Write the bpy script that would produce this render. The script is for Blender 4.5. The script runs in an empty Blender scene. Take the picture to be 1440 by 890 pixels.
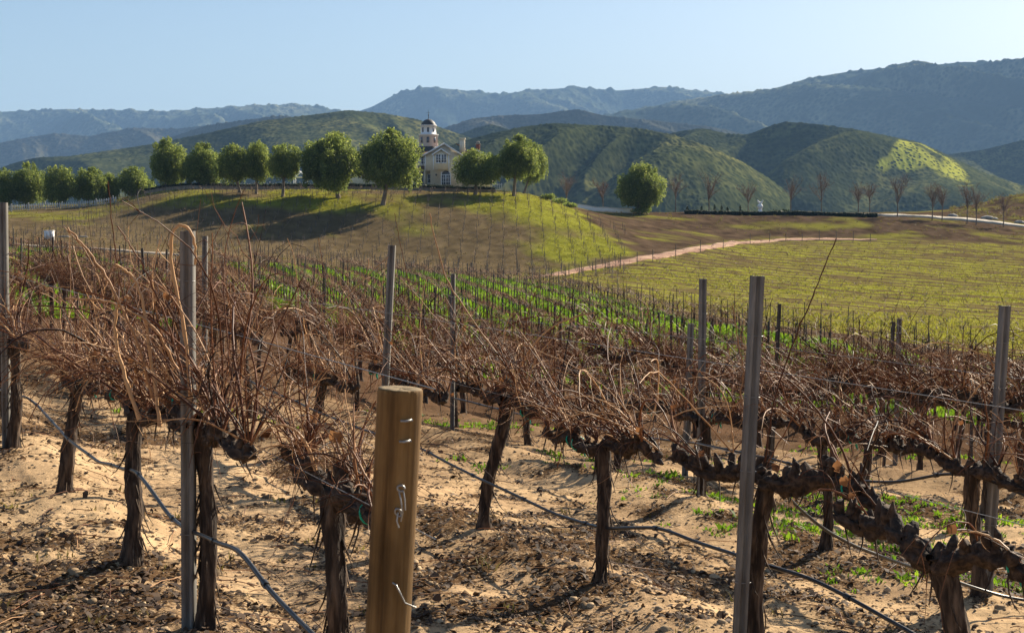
import bpy, math
import numpy as np
from mathutils import Vector, Matrix

rng = np.random.default_rng(11)
scene = bpy.context.scene
COL = scene.collection
R = math.radians

# ------------------------------------------------------------------ camera model
F = 2000.0
PIT = math.atan(145 / F)
CP, SP = math.cos(PIT), math.sin(PIT)


def ray(u, v):
    cx = (u - 720) / F
    cy = (445 - v) / F
    d = np.array([cx, CP + cy * SP, -SP + cy * CP])
    return d / d[1]


def at(u, v, y):
    return ray(u, v) * y


def zslope(v):
    cy = (445 - np.asarray(v, float)) / F
    return (-SP + cy * CP) / (CP + cy * SP)


# ------------------------------------------------------------------ noise
def _h(ix, iy, iz, seed):
    n = (ix.astype(np.int64) * 374761393 + iy.astype(np.int64) * 668265263 + iz.astype(np.int64) * 2147483629 + seed * 974711) & 0xFFFFFFFF
    n = ((n ^ (n >> 13)) * 1274126177) & 0xFFFFFFFF
    n = ((n ^ (n >> 16)) * 1846822519) & 0xFFFFFFFF
    return ((n ^ (n >> 15)) & 0xFFFFFF) / float(0xFFFFFF)


def vn(x, y, z=None, seed=0):
    x = np.asarray(x, float); y = np.asarray(y, float)
    z = np.zeros_like(x) if z is None else np.asarray(z, float)
    x, y, z = np.broadcast_arrays(x, y, z)
    fx, fy, fz = np.floor(x), np.floor(y), np.floor(z)
    ax, ay, az = x - fx, y - fy, z - fz
    ax = ax * ax * (3 - 2 * ax); ay = ay * ay * (3 - 2 * ay); az = az * az * (3 - 2 * az)
    o = 0
    flat = not np.any(az)
    for k in ((0,) if flat else (0, 1)):
        wz = (az if k else 1 - az)
        a = _h(fx, fy, fz + k, seed); b = _h(fx + 1, fy, fz + k, seed)
        c = _h(fx, fy + 1, fz + k, seed); d = _h(fx + 1, fy + 1, fz + k, seed)
        o = o + wz * ((a * (1 - ax) + b * ax) * (1 - ay) + (c * (1 - ax) + d * ax) * ay)
    return o * 2 - 1


def fbm(x, y, z=None, octaves=4, seed=0, gain=.5):
    o, a, f, s = 0, 1, 1, 0
    for i in range(octaves):
        o = o + a * vn(np.asarray(x) * f + 17.3 * i, np.asarray(y) * f - 9.1 * i, None if z is None else np.asarray(z) * f, seed + i)
        s += a; a *= gain; f *= 2.03
    return o / s


def ridged(x, y, octaves=4, seed=0):
    o, a, f, s = 0, 1, 1, 0
    for i in range(octaves):
        o = o + a * (1.06 - 2 * np.sqrt(.012 + vn(np.asarray(x) * f + 5.7 * i, np.asarray(y) * f + 3.3 * i, None, seed + i) ** 2))
        s += a; a *= .42; f *= 2.1
    return o / s


def sstep(a, b, x):
    t = np.clip((np.asarray(x, float) - a) / (b - a), 0, 1)
    return t * t * (3 - 2 * t)


# ------------------------------------------------------------------ materials
def new_mat(name):
    m = bpy.data.materials.new(name)
    m.use_nodes = True
    nt = m.node_tree
    for n in list(nt.nodes):
        nt.nodes.remove(n)
    out = nt.nodes.new('ShaderNodeOutputMaterial')
    bs = nt.nodes.new('ShaderNodeBsdfPrincipled')
    nt.links.new(bs.outputs[0], out.inputs[0])
    return m, nt, bs, out


def noise_node(nt, scale, detail=4, rough=.55, coord='Object', stretch=None):
    tc = nt.nodes.new('ShaderNodeTexCoord')
    n = nt.nodes.new('ShaderNodeTexNoise')
    n.inputs['Scale'].default_value = scale
    n.inputs['Detail'].default_value = detail
    n.inputs['Roughness'].default_value = rough
    if stretch:
        mp = nt.nodes.new('ShaderNodeMapping')
        mp.inputs['Scale'].default_value = stretch
        nt.links.new(tc.outputs[coord], mp.inputs[0]); nt.links.new(mp.outputs[0], n.inputs[0])
    else:
        nt.links.new(tc.outputs[coord], n.inputs[0])
    return n


def ramp(nt, src, stops):
    r = nt.nodes.new('ShaderNodeValToRGB')
    el = r.color_ramp.elements
    while len(el) < len(stops):
        el.new(.5)
    for e, (p, c) in zip(el, stops):
        e.position = p; e.color = (*c, 1)
    nt.links.new(src, r.inputs[0])
    return r


def bump(nt, bs, src, strength, dist):
    b = nt.nodes.new('ShaderNodeBump')
    b.inputs['Strength'].default_value = strength
    b.inputs['Distance'].default_value = dist
    nt.links.new(src, b.inputs['Height'])
    nt.links.new(b.outputs[0], bs.inputs['Normal'])
    return b


def mat_noise(name, c1, c2, scale=8, rough=.8, bstr=.3, bdist=.01, stretch=None, metallic=0, detail=4, c0=None, spec=.3):
    m, nt, bs, out = new_mat(name)
    n = noise_node(nt, scale, detail, stretch=stretch)
    st = [(.32, c1), (.68, c2)] if c0 is None else [(.25, c0), (.45, c1), (.7, c2)]
    r = ramp(nt, n.outputs[0], st)
    nt.links.new(r.outputs[0], bs.inputs['Base Color'])
    bs.inputs['Roughness'].default_value = rough
    bs.inputs['Metallic'].default_value = metallic
    bs.inputs['Specular IOR Level'].default_value = spec
    if bstr:
        bump(nt, bs, n.outputs[0], bstr, bdist)
    return m


def mat_tone(name, stops, rough=.55, transl=0, nscale=0, spec=.3):
    """colour from the per-vertex 'tone' value: natural differences from piece to piece"""
    m, nt, bs, out = new_mat(name)
    a = nt.nodes.new('ShaderNodeAttribute'); a.attribute_name = 'tone'
    src = a.outputs['Fac']
    if nscale:
        n = noise_node(nt, nscale, 3)
        mx = nt.nodes.new('ShaderNodeMath'); mx.operation = 'MULTIPLY_ADD'
        mx.inputs[1].default_value = .5; nt.links.new(n.outputs[0], mx.inputs[0])
        ad = nt.nodes.new('ShaderNodeMath'); ad.operation = 'ADD'; ad.inputs[1].default_value = -.25
        nt.links.new(src, ad.inputs[0]); nt.links.new(ad.outputs[0], mx.inputs[2])
        src = mx.outputs[0]
    r = ramp(nt, src, stops)
    nt.links.new(r.outputs[0], bs.inputs['Base Color'])
    bs.inputs['Roughness'].default_value = rough
    bs.inputs['Specular IOR Level'].default_value = spec
    if transl:
        tr = nt.nodes.new('ShaderNodeBsdfTranslucent')
        nt.links.new(r.outputs[0], tr.inputs[0])
        mx = nt.nodes.new('ShaderNodeMixShader'); mx.inputs[0].default_value = transl
        nt.links.new(bs.outputs[0], mx.inputs[1]); nt.links.new(tr.outputs[0], mx.inputs[2])
        nt.links.new(mx.outputs[0], out.inputs[0])
    return m


def mat_ground():
    m, nt, bs, out = new_mat('ground_soil')
    a = nt.nodes.new('ShaderNodeAttribute'); a.attribute_name = 'albedo'
    lt = nt.nodes.new('ShaderNodeAttribute'); lt.attribute_name = 'litter'
    n1 = noise_node(nt, 9, 8, .65)
    n2 = noise_node(nt, 42, 5, .7)
    n3 = noise_node(nt, .45, 6, .6)
    g = nt.nodes.new('ShaderNodeMapRange'); g.inputs[1].default_value = .25; g.inputs[2].default_value = .75
    g.inputs[3].default_value = .66; g.inputs[4].default_value = 1.3
    nt.links.new(n1.outputs[0], g.inputs[0])
    g3 = nt.nodes.new('ShaderNodeMapRange'); g3.inputs[1].default_value = .3; g3.inputs[2].default_value = .7
    g3.inputs[3].default_value = .8; g3.inputs[4].default_value = 1.18
    nt.links.new(n3.outputs[0], g3.inputs[0])
    mu0 = nt.nodes.new('ShaderNodeMath'); mu0.operation = 'MULTIPLY'
    nt.links.new(g.outputs[0], mu0.inputs[0]); nt.links.new(g3.outputs[0], mu0.inputs[1])
    mu = nt.nodes.new('ShaderNodeVectorMath'); mu.operation = 'SCALE'
    nt.links.new(a.outputs['Color'], mu.inputs[0]); nt.links.new(mu0.outputs[0], mu.inputs['Scale'])
    # leaf litter and crumbled bark: threshold noise by the litter value of the vertex
    ad = nt.nodes.new('ShaderNodeMath'); ad.operation = 'ADD'
    nt.links.new(n2.outputs[0], ad.inputs[0]); nt.links.new(lt.outputs['Fac'], ad.inputs[1])
    th = nt.nodes.new('ShaderNodeMapRange'); th.inputs[1].default_value = .84; th.inputs[2].default_value = .97
    nt.links.new(ad.outputs[0], th.inputs[0])
    mx = nt.nodes.new('ShaderNodeMix'); mx.data_type = 'RGBA'
    nt.links.new(th.outputs[0], mx.inputs[0]); nt.links.new(mu.outputs[0], mx.inputs[6])
    lr = ramp(nt, n1.outputs[0], [(.35, (.06, .036, .02)), (.55, (.11, .066, .036)), (.7, (.19, .125, .07))])
    nt.links.new(lr.outputs[0], mx.inputs[7])
    nt.links.new(mx.outputs[2], bs.inputs['Base Color'])
    bs.inputs['Roughness'].default_value = .95
    bs.inputs['Specular IOR Level'].default_value = 0
    sm = nt.nodes.new('ShaderNodeMath'); sm.operation = 'MULTIPLY_ADD'; sm.inputs[1].default_value = .35
    nt.links.new(n2.outputs[0], sm.inputs[0]); nt.links.new(n1.outputs[0], sm.inputs[2])
    bump(nt, bs, sm.outputs[0], .55, .035)
    return m


def mat_hill(name, dark, mid, dry, sc=1.0, patch=None):
    """scrub-covered hillside: bushes as cells over dry grass; patch = vertex value of a grassy clearing"""
    m, nt, bs, out = new_mat(name)
    big = noise_node(nt, .006 * sc, 6, .62)
    tc = nt.nodes.new('ShaderNodeTexCoord')
    vo = nt.nodes.new('ShaderNodeTexVoronoi'); vo.inputs['Scale'].default_value = .19 * sc
    nt.links.new(tc.outputs['Object'], vo.inputs[0])
    fine = noise_node(nt, .05 * sc, 5, .7)
    c1 = ramp(nt, big.outputs[0], [(.36, dark), (.5, mid), (.66, dry)])
    bushes = nt.nodes.new('ShaderNodeMapRange'); bushes.inputs[1].default_value = .25; bushes.inputs[2].default_value = .6
    nt.links.new(vo.outputs['Distance'], bushes.inputs[0])
    mn = nt.nodes.new('ShaderNodeMath'); mn.operation = 'MULTIPLY'
    fr = nt.nodes.new('ShaderNodeMapRange'); fr.inputs[1].default_value = .35; fr.inputs[2].default_value = .65
    nt.links.new(fine.outputs[0], fr.inputs[0])
    nt.links.new(bushes.outputs[0], mn.inputs[0]); nt.links.new(fr.outputs[0], mn.inputs[1])
    mx = nt.nodes.new('ShaderNodeMix'); mx.data_type = 'RGBA'
    nt.links.new(mn.outputs[0], mx.inputs[0]); mx.inputs[6].default_value = (*dark, 1)
    nt.links.new(c1.outputs[0], mx.inputs[7])
    last = mx.outputs[2]
    if patch:
        a = nt.nodes.new('ShaderNodeAttribute'); a.attribute_name = 'clearing'
        mm = nt.nodes.new('ShaderNodeMath'); mm.operation = 'MULTIPLY'
        b2 = nt.nodes.new('ShaderNodeMapRange'); b2.inputs[1].default_value = .3; b2.inputs[2].default_value = .42
        nt.links.new(vo.outputs['Distance'], b2.inputs[0])
        nt.links.new(a.outputs['Fac'], mm.inputs[0]); nt.links.new(b2.outputs[0], mm.inputs[1])
        m2 = nt.nodes.new('ShaderNodeMix'); m2.data_type = 'RGBA'
        nt.links.new(mm.outputs[0], m2.inputs[0]); nt.links.new(last, m2.inputs[6]); m2.inputs[7].default_value = (*patch, 1)
        last = m2.outputs[2]
    nt.links.new(last, bs.inputs['Base Color'])
    bs.inputs['Roughness'].default_value = .95
    bs.inputs['Specular IOR Level'].default_value = 0
    inv = nt.nodes.new('ShaderNodeMath'); inv.operation = 'SUBTRACT'; inv.inputs[0].default_value = 1
    nt.links.new(vo.outputs['Distance'], inv.inputs[1])
    bump(nt, bs, inv.outputs[0], .16, 2.2 / sc)
    return m


M = {}
M['ground'] = mat_ground()
M['bark'] = mat_noise('vine_bark', (.034, .022, .015), (.15, .103, .07), 34, .9, 1, .02, (1, 1, .16), c0=(.012, .008, .006))
M['arm'] = mat_noise('cordon_bark', (.035, .024, .018), (.11, .075, .052), 34, .9, 1, .012, c0=(.013, .010, .008))
M['cane'] = mat_tone('vine_cane', [(0, (.018, .010, .008)), (.25, (.075, .027, .013)), (.6, (.20, .078, .033)), (1, (.56, .33, .16))], .5, 0, 0, .16)
M['dry_leaf'] = mat_tone('dry_leaf', [(0, (.07, .035, .02)), (.6, (.2, .085, .035)), (1, (.34, .17, .07))], .7, .3)
M['tie'] = mat_noise('green_tie_tape', (.0, .30, .22), (.01, .42, .30), 60, .4, .1, .001)
M['hose'] = mat_noise('black_poly_tube', (.010, .010, .011), (.028, .028, .03), 30, .36, .1, .001, spec=.5)
M['wire'] = mat_noise('galvanised_wire', (.25, .25, .25), (.36, .36, .35), 30, .5, 0, metallic=.8)
M['steel'] = mat_noise('weathered_galvanised_steel', (.15, .142, .13), (.26, .25, .23), 18, .65, .12, .002, (1, 1, .2), metallic=.25, c0=(.10, .085, .07))
def mat_post():
    m, nt, bs, out = new_mat('treated_post_wood')
    g = noise_node(nt, 20, 6, .65, stretch=(1, 1, .045))
    r = ramp(nt, g.outputs[0], [(.28, (.055, .032, .014)), (.42, (.15, .085, .033)), (.58, (.26, .155, .06)), (.75, (.34, .22, .10))])
    st = noise_node(nt, 3.2, 5, .6, stretch=(1, 1, .5))
    sm = nt.nodes.new('ShaderNodeMapRange'); sm.inputs[1].default_value = .35; sm.inputs[2].default_value = .65; sm.inputs[3].default_value = .45; sm.inputs[4].default_value = 1.15
    nt.links.new(st.outputs[0], sm.inputs[0])
    mu = nt.nodes.new('ShaderNodeVectorMath'); mu.operation = 'SCALE'
    nt.links.new(r.outputs[0], mu.inputs[0]); nt.links.new(sm.outputs[0], mu.inputs['Scale'])
    ck = noise_node(nt, 30, 2, .5, stretch=(1, 1, .03))
    cm = nt.nodes.new('ShaderNodeMapRange'); cm.inputs[1].default_value = .30; cm.inputs[2].default_value = .36
    nt.links.new(ck.outputs[0], cm.inputs[0])
    mx = nt.nodes.new('ShaderNodeMix'); mx.data_type = 'RGBA'; mx.inputs[6].default_value = (.02, .012, .007, 1)
    nt.links.new(cm.outputs[0], mx.inputs[0]); nt.links.new(mu.outputs[0], mx.inputs[7])
    nt.links.new(mx.outputs[2], bs.inputs['Base Color'])
    bs.inputs['Roughness'].default_value = .85; bs.inputs['Specular IOR Level'].default_value = .15
    ad = nt.nodes.new('ShaderNodeMath'); ad.operation = 'MULTIPLY_ADD'; ad.inputs[1].default_value = .6
    nt.links.new(cm.outputs[0], ad.inputs[0]); nt.links.new(g.outputs[0], ad.inputs[2])
    bump(nt, bs, ad.outputs[0], .8, .006)
    return m


M['post_wood'] = mat_post()
M['end_grain'] = mat_noise('post_end_grain', (.14, .10, .055), (.27, .20, .11), 40, .9, .5, .004)
M['stake'] = mat_noise('backlit_stake_metal', (.05, .045, .04), (.10, .09, .08), 9, .8, 0)  # backlit shade of the far posts put into a dark base colour
M['litter'] = mat_tone('leaf_litter', [(0, (.028, .017, .011)), (.5, (.085, .05, .028)), (.85, (.17, .105, .06)), (1, (.36, .27, .19))], .8, .15)
M['clod'] = mat_tone('soil_clod', [(0, (.16, .105, .06)), (1, (.46, .34, .21))], .95, 0, 30, .1)
M['grass'] = mat_tone('lush_grass', [(0, (.06, .13, .010)), (.5, (.15, .28, .014)), (1, (.30, .42, .025))], .6, .55)
M['meadow'] = mat_tone('meadow_grass', [(0, (.14, .105, .045)), (.45, (.20, .18, .034)), (1, (.30, .29, .036))], .7, .4)
M['leaf'] = mat_tone('pepper_leaf', [(0, (.07, .105, .026)), (.5, (.21, .262, .058)), (1, (.47, .49, .12))], .6, .62)
M['hedge'] = mat_tone('hedge_leaf', [(0, (.012, .022, .010)), (1, (.045, .075, .022))], .6, .25)
M['bark_tree'] = mat_noise('tree_bark', (.13, .095, .07), (.27, .21, .16), 6, .9, .6, .03, (1, 1, .3))
M['twig'] = mat_tone('bare_twigs', [(0, (.12, .08, .062)), (1, (.30, .21, .16))], .8)
M['stucco'] = mat_noise('cream_stucco', (.80, .68, .50), (.86, .75, .57), 3, .9, .15, .01)
M['cream'] = mat_noise('yellow_stucco', (.82, .70, .50), (.87, .77, .57), 3, .9, .15, .01)
M['white'] = mat_noise('white_paint', (.82, .81, .79), (.88, .87, .85), 4, .6, .05, .005)
M['tile'] = mat_noise('terracotta_tile', (.17, .10, .07), (.27, .17, .12), 3.5, .85, .8, .06, (3, .6, 1), c0=(.11, .06, .043))
M['slate'] = mat_noise('dark_slate', (.045, .045, .047), (.09, .088, .085), 6, .6, .4, .02)
M['brick'] = mat_noise('red_brick', (.22, .07, .05), (.33, .13, .09), 8, .9, .5, .02)
M['glass'] = mat_noise('window_glass', (.07, .08, .095), (.13, .15, .17), 1.5, .08, 0, spec=.6)
M['iron'] = mat_noise('dark_iron', (.03, .03, .032), (.05, .05, .05), 9, .5, 0)
M['stone'] = mat_noise('terrace_wall_stone', (.20, .165, .12), (.30, .25, .19), 2, .9, .5, .03)
M['road'] = mat_noise('pale_gravel_road', (.34, .30, .24), (.45, .40, .33), 1.2, .95, .4, .03)
M['track'] = mat_noise('dusty_track', (.24, .19, .14), (.34, .28, .21), 1.2, .95, .4, .03)
M['path'] = mat_noise('red_earth_path', (.28, .14, .078), (.46, .29, .175), .5, .95, .9, .15, c0=(.17, .07, .04))
M['fence'] = mat_noise('weathered_fence_paint', (.40, .40, .38), (.52, .51, .49), 4, .7, .05, .005)
M['rock'] = mat_noise('pale_rock', (.22, .20, .175), (.36, .34, .30), 2, .9, .5, .05)

# ------------------------------------------------------------------ object helpers
def link(o):
    COL.objects.link(o)
    return o


def mesh_data(name, V, Fs, mats, smooth=True, attrs=None, midx=None):
    V = np.asarray(V, np.float32)
    if not isinstance(Fs, (list, tuple)):
        Fs = [Fs]
    if np.ndim(Fs[0]) == 1:
        Fs = [Fs]
    Fs = [np.asarray(f, np.int32) for f in Fs if len(f)]
    me = bpy.data.meshes.new(name)
    me.vertices.add(len(V))
    me.vertices.foreach_set('co', V.ravel())
    tot = np.concatenate([np.full(len(f), f.shape[1], np.int32) for f in Fs])
    loops = np.concatenate([f.ravel() for f in Fs])
    me.loops.add(len(loops)); me.loops.foreach_set('vertex_index', loops)
    me.polygons.add(len(tot))
    start = np.concatenate([[0], np.cumsum(tot)[:-1]]).astype(np.int32)
    me.polygons.foreach_set('loop_start', start)
    if smooth:
        me.polygons.foreach_set('use_smooth', np.ones(len(tot), bool))
    for m in (mats if isinstance(mats, (list, tuple)) else [mats]):
        me.materials.append(m)
    if midx is not None:
        me.polygons.foreach_set('material_index', np.asarray(midx, np.int32))
    for k, a in (attrs or {}).items():
        a = np.asarray(a, np.float32)
        if a.ndim == 2:
            at_ = me.attributes.new(k, 'FLOAT_COLOR', 'POINT')
            c = np.ones((len(V), 4), np.float32); c[:, :3] = a
            at_.data.foreach_set('color', c.ravel())
        else:
            at_ = me.attributes.new(k, 'FLOAT', 'POINT')
            at_.data.foreach_set('value', a)
    me.update(calc_edges=True)
    return me


def obj(name, me, parent=None, loc=(0, 0, 0), rz=0):
    o = link(bpy.data.objects.new(name, me))
    o.location = loc; o.rotation_euler = (0, 0, rz)
    if parent is not None:
        o.parent = parent
    return o


def mk(name, V, Fs, mats, parent=None, smooth=True, attrs=None, midx=None, loc=(0, 0, 0)):
    return obj(name, mesh_data(name, V, Fs, mats, smooth, attrs, midx), parent, loc)


def tag(o, label=None, cat=None, group=None, kind=None):
    if label: o['label'] = label
    if cat: o['category'] = cat
    if group: o['group'] = group
    if kind: o['kind'] = kind
    return o


def empty(name, loc, rz=0):
    o = link(bpy.data.objects.new(name, None))
    o.location = loc; o.rotation_euler = (0, 0, rz)
    o.empty_display_size = .2
    return o


def copy_tree(o, parent=None):
    c = o.copy(); link(c); c.parent = parent
    for ch in o.children:
        copy_tree(ch, c)
    return c


def norm(a):
    return a / np.maximum(np.linalg.norm(a, axis=-1, keepdims=True), 1e-9)


def tubes(P, Rr, k=5, cap=False):
    """P (M,N,3) centre lines, Rr (M,N) radii -> vertices, quads"""
    P = np.asarray(P, float); Rr = np.asarray(Rr, float)
    if P.ndim == 2:
        P = P[None]; Rr = np.broadcast_to(Rr, P.shape[:2])
    m, n, _ = P.shape
    T = norm(np.gradient(P, axis=1))
    mean = np.abs(T).mean(1)
    ref = np.eye(3)[np.argmin(mean, 1)][:, None, :] + .07
    n1 = norm(np.cross(T, np.broadcast_to(ref, T.shape)))
    n2 = np.cross(T, n1)
    a = np.arange(k) * 2 * np.pi / k
    V = P[:, :, None, :] + Rr[:, :, None, None] * (np.cos(a)[None, None, :, None] * n1[:, :, None, :] + np.sin(a)[None, None, :, None] * n2[:, :, None, :])
    i = np.arange(m)[:, None, None] * (n * k) + np.arange(n - 1)[None, :, None] * k
    j = np.arange(k)[None, None, :]; j2 = (j + 1) % k
    Fq = np.stack(np.broadcast_arrays(i + j, i + j2, i + k + j2, i + k + j), -1).reshape(-1, 4)
    return V.reshape(-1, 3), Fq


class MB:
    def __init__(s):
        s.V = []; s.Q = []; s.n = 0; s.T = []; s.poly = []

    def add(s, V, Q, tone=0.):
        V = np.asarray(V, float)
        s.V.append(V); s.Q.append(np.asarray(Q) + s.n); s.n += len(V)
        s.T.append(np.broadcast_to(np.asarray(tone, float), (len(V),)))

    def box(s, x0, x1, y0, y1, z0, z1):
        V = [(x, y, z) for z in (z0, z1) for y in (y0, y1) for x in (x0, x1)]
        s.add(V, [(0, 2, 3, 1), (4, 5, 7, 6), (0, 1, 5, 4), (2, 6, 7, 3), (0, 4, 6, 2), (1, 3, 7, 5)])

    def prism(s, poly, y0, y1):
        """poly: outline in (x,z), counter-clockwise seen from -y; extruded y0..y1"""
        n = len(poly)
        V = [(x, y0, z) for x, z in poly] + [(x, y1, z) for x, z in poly]
        Q = [(i, (i + 1) % n, n + (i + 1) % n, n + i) for i in range(n)]
        o = s.n
        s.add(V, np.array(Q)[:, ::-1])
        s.poly.append([o + i for i in range(n)]); s.poly.append([o + n + i for i in range(n)][::-1])

    def slab(s, c, th=.2):
        """a roof plane: 4 corners, thickened downward"""
        c = [np.array(p, float) for p in c]
        V = c + [p - np.array([0, 0, th]) for p in c]
        s.add(V, [(0, 1, 2, 3), (7, 6, 5, 4), (0, 4, 5, 1), (1, 5, 6, 2), (2, 6, 7, 3), (3, 7, 4, 0)])

    def lathe(s, prof, cx=0, cy=0, k=12, rot=0):
        a = np.arange(k) * 2 * np.pi / k + rot
        V = np.concatenate([np.stack([cx + r * np.cos(a), cy + r * np.sin(a), np.full(k, z)], -1) for r, z in prof])
        Q = [(i * k + j, i * k + (j + 1) % k, (i + 1) * k + (j + 1) % k, (i + 1) * k + j) for i in range(len(prof) - 1) for j in range(k)]
        s.add(V, Q)

    def tube(s, P, r, k=6, tone=0.):
        P = np.asarray(P, float)
        V, Q = tubes(P[None], np.broadcast_to(np.asarray(r, float), (len(P),))[None], k)
        s.add(V, Q, tone)

    def build(s, name, mat, parent=None, smooth=False, loc=(0, 0, 0), tone=False):
        V = np.concatenate(s.V); Q = [np.concatenate(s.Q)]
        by = {}
        for p in s.poly:
            by.setdefault(len(p), []).append(p)
        Q += [np.array(v) for v in by.values()]
        return mk(name, V, Q, mat, parent, smooth, {'tone': np.concatenate(s.T)} if tone else None, loc=loc)


# ------------------------------------------------------------------ terrain
TU = [-900, -300, 0, 150, 215, 300, 560, 740, 820, 900, 1060, 1250, 1340, 1440, 1800, 2400]
TY = [45, 60, 100, 130, 160, 180, 190, 200, 215, 230, 250, 275, 290, 300, 340, 450, 800, 2000, 9000]
TV = {  # picture height of the ground at each bearing and distance
    0:    [0, 389, 354, 344, 338, 328, 320, 311, 302, 296, 293, 291, 290, 290, 290, 290, 300, 302, 301],
    150:  [0, 402, 364, 352, 345, 336, 325, 310, 293, 289, 288, 288, 288, 288, 288, 290, 300, 302, 301],
    215:  [0, 408, 370, 357, 350, 344, 331, 311, 279, 268, 266, 266, 266, 266, 269, 286, 300, 302, 301],
    300:  [0, 415, 376, 363, 356, 349, 334, 309, 271, 265, 264, 264, 264, 264, 268, 285, 300, 302, 301],
    560:  [0, 442, 399, 385, 382, 376, 362, 330, 277, 267, 265, 262, 262, 262, 268, 285, 300, 302, 301],
    740:  [0, 456, 414, 400, 393, 385, 374, 345, 297, 271, 269, 275, 281, 285, 292, 296, 300, 302, 301],
    820:  [0, 459, 421, 408, 394, 384, 376, 357, 326, 303, 297, 297, 298, 298, 299, 300, 301, 302, 301],
    900:  [0, 466, 430, 418, 398, 380, 371, 360, 344, 331, 314, 299, 299, 299, 300, 300, 301, 302, 301],
    1060: [0, 480, 444, 433, 410, 390, 381, 372, 360, 349, 337, 301, 299, 299, 300, 300, 301, 302, 301],
    1250: [0, 496, 458, 444, 420, 400, 390, 381, 367, 354, 339, 305, 299, 299, 300, 300, 301, 302, 301],
    1340: [0, 504, 464, 448, 423, 403, 393, 384, 370, 356, 342, 316, 305, 303, 295, 299, 301, 302, 301],
    1440: [0, 512, 470, 452, 427, 406, 396, 387, 373, 359, 347, 327, 318, 313, 268, 285, 300, 302, 301],
}
TV[-300] = TV[0]; TV[-900] = TV[0]
TV[1800] = [0, 540, 492, 470, 440, 418, 408, 398, 384, 372, 360, 350, 345, 330, 240, 270, 300, 302, 301]
TV[2400] = TV[1800]


def near_D(x, y):
    return 1.62 + .085 * np.clip(x, -40, 40) + .05 * np.clip(y, -30, 60) - .00012 * np.clip(y - 20, 0, 40) ** 2 + .66 * sstep(11.5, 27, y) * sstep(-7, 1, x)


_tg = np.linspace((-900 - 720) / F, (2400 - 720) / F, 560)
_lg = np.linspace(math.log(45), math.log(9000), 620)


def _table():
    A = np.zeros((len(TU), len(TY)))
    for i, u in enumerate(TU):
        s = zslope(TV[u])
        s[0] = -near_D((u - 720) / F * 45, 45.) / 45
        A[i] = s
    ly = np.log(TY)
    B = np.array([np.interp(_lg, ly, a) for a in A])
    tu = (np.array(TU) - 720) / F
    G = np.array([np.interp(_tg, tu, B[:, j]) for j in range(len(_lg))]).T
    for ax, w in ((0, 5), (1, 2.2)):
        m_ = int(3 * w); kx = np.arange(-m_, m_ + 1); kk = np.exp(-.5 * (kx / w) ** 2); kk /= kk.sum()
        pad = [(0, 0), (0, 0)]; pad[ax] = (m_, m_)
        Gp = np.pad(G, pad, mode='edge')
        G = np.apply_along_axis(lambda r: np.convolve(r, kk, 'valid'), ax, Gp)
    return G


_G = _table()
NV = np.array([.9, .436]); NV /= np.linalg.norm(NV)
TVEC = np.array([-NV[1], NV[0]])          # vine row direction, away and to the left
ROWS = [1.48 + 2.42 * k for k in range(7)]
YE_U = [-400, 0, 300, 450, 560, 740, 800, 900, 960, 1100, 1440, 2000]
YE_Y = [120, 122, 118, 140, 150, 152, 132, 98, 84, 70, 57, 50]


def uof(x, y):
    return 720 + F * np.asarray(x) / np.maximum(y, .5)


def T(x, y, detail=True):
    x = np.asarray(x, float); y = np.asarray(y, float)
    x, y = np.broadcast_arrays(x, y)
    near = -near_D(x, y)
    yk = np.clip(y, 45, 9000)
    tt = np.clip(x / np.maximum(yk, 1), _tg[0], _tg[-1])
    fi = (tt - _tg[0]) / (_tg[1] - _tg[0]); fj = (np.log(yk) - _lg[0]) / (_lg[1] - _lg[0])
    i = np.clip(fi.astype(int), 0, len(_tg) - 2); j = np.clip(fj.astype(int), 0, len(_lg) - 2)
    a = fi - i; b = fj - j
    s = (_G[i, j] * (1 - a) + _G[i + 1, j] * a) * (1 - b) + (_G[i, j + 1] * (1 - a) + _G[i + 1, j + 1] * a) * b
    far = s * yk
    w = sstep(46, 66, y)
    z = near * (1 - w) + far * w
    if detail:
        z = z + sstep(90, 170, y) * (1 - sstep(600, 1500, y)) * (.22 * fbm(x / 9, y / 9, octaves=3, seed=3) + .10 * fbm(x / 1.8, y / 1.8, octaves=2, seed=9))
        # low planting berms under the near rows
        q = x * NV[0] + y * NV[1]
        ph = (q - ROWS[0]) / 2.42
        dq = (ph - np.round(ph)) * 2.42
        amp = .11 * (1 - sstep(30, 45, y)) * (ph > -.6)
        z = z - amp * (1 - np.exp(-(dq / .42) ** 2))
    return z


def hit(u, v, y0=2.5, y1=400):
    """first point of the ground along the line of sight through a picture point"""
    d = ray(u, v)
    ys = np.exp(np.linspace(math.log(y0), math.log(y1), 2500))
    f = d[2] * ys - T(d[0] * ys, ys)
    k = np.argmax(f < 0)
    if not (f < 0).any():
        k = np.argmin(np.abs(f[1200:])) + 1200
        yy = ys[k]
    else:
        yy = ys[max(k, 1) - 1] + (ys[k] - ys[max(k, 1) - 1]) * .5
    return np.array([d[0] * yy, yy, float(T(d[0] * yy, yy))])


# colours of the ground by zone ------------------------------------------------
def mixc(a, b, w):
    return a * (1 - w[..., None]) + b * w[..., None]


def in_block(x, y):
    """1 inside the planted block of the near vineyard"""
    u = uof(x, y)
    ye = np.interp(u, YE_U, YE_Y)
    return 1 - sstep(-3, 2.5, y - ye)


def knoll_green(x, y):
    u = uof(x, y)
    n = fbm(x / 7, y / 7, octaves=4, seed=21)
    up = sstep(182, 218, y)
    rid = sstep(640, 740, u) * (1 - sstep(860, 930, u))
    b = -1.02 + .80 * up * (1 - .25 * sstep(560, 640, u)) + .85 * rid
    return np.clip(.5 + 2.1 * (n * .75 + b * .62), 0, 1)


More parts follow.
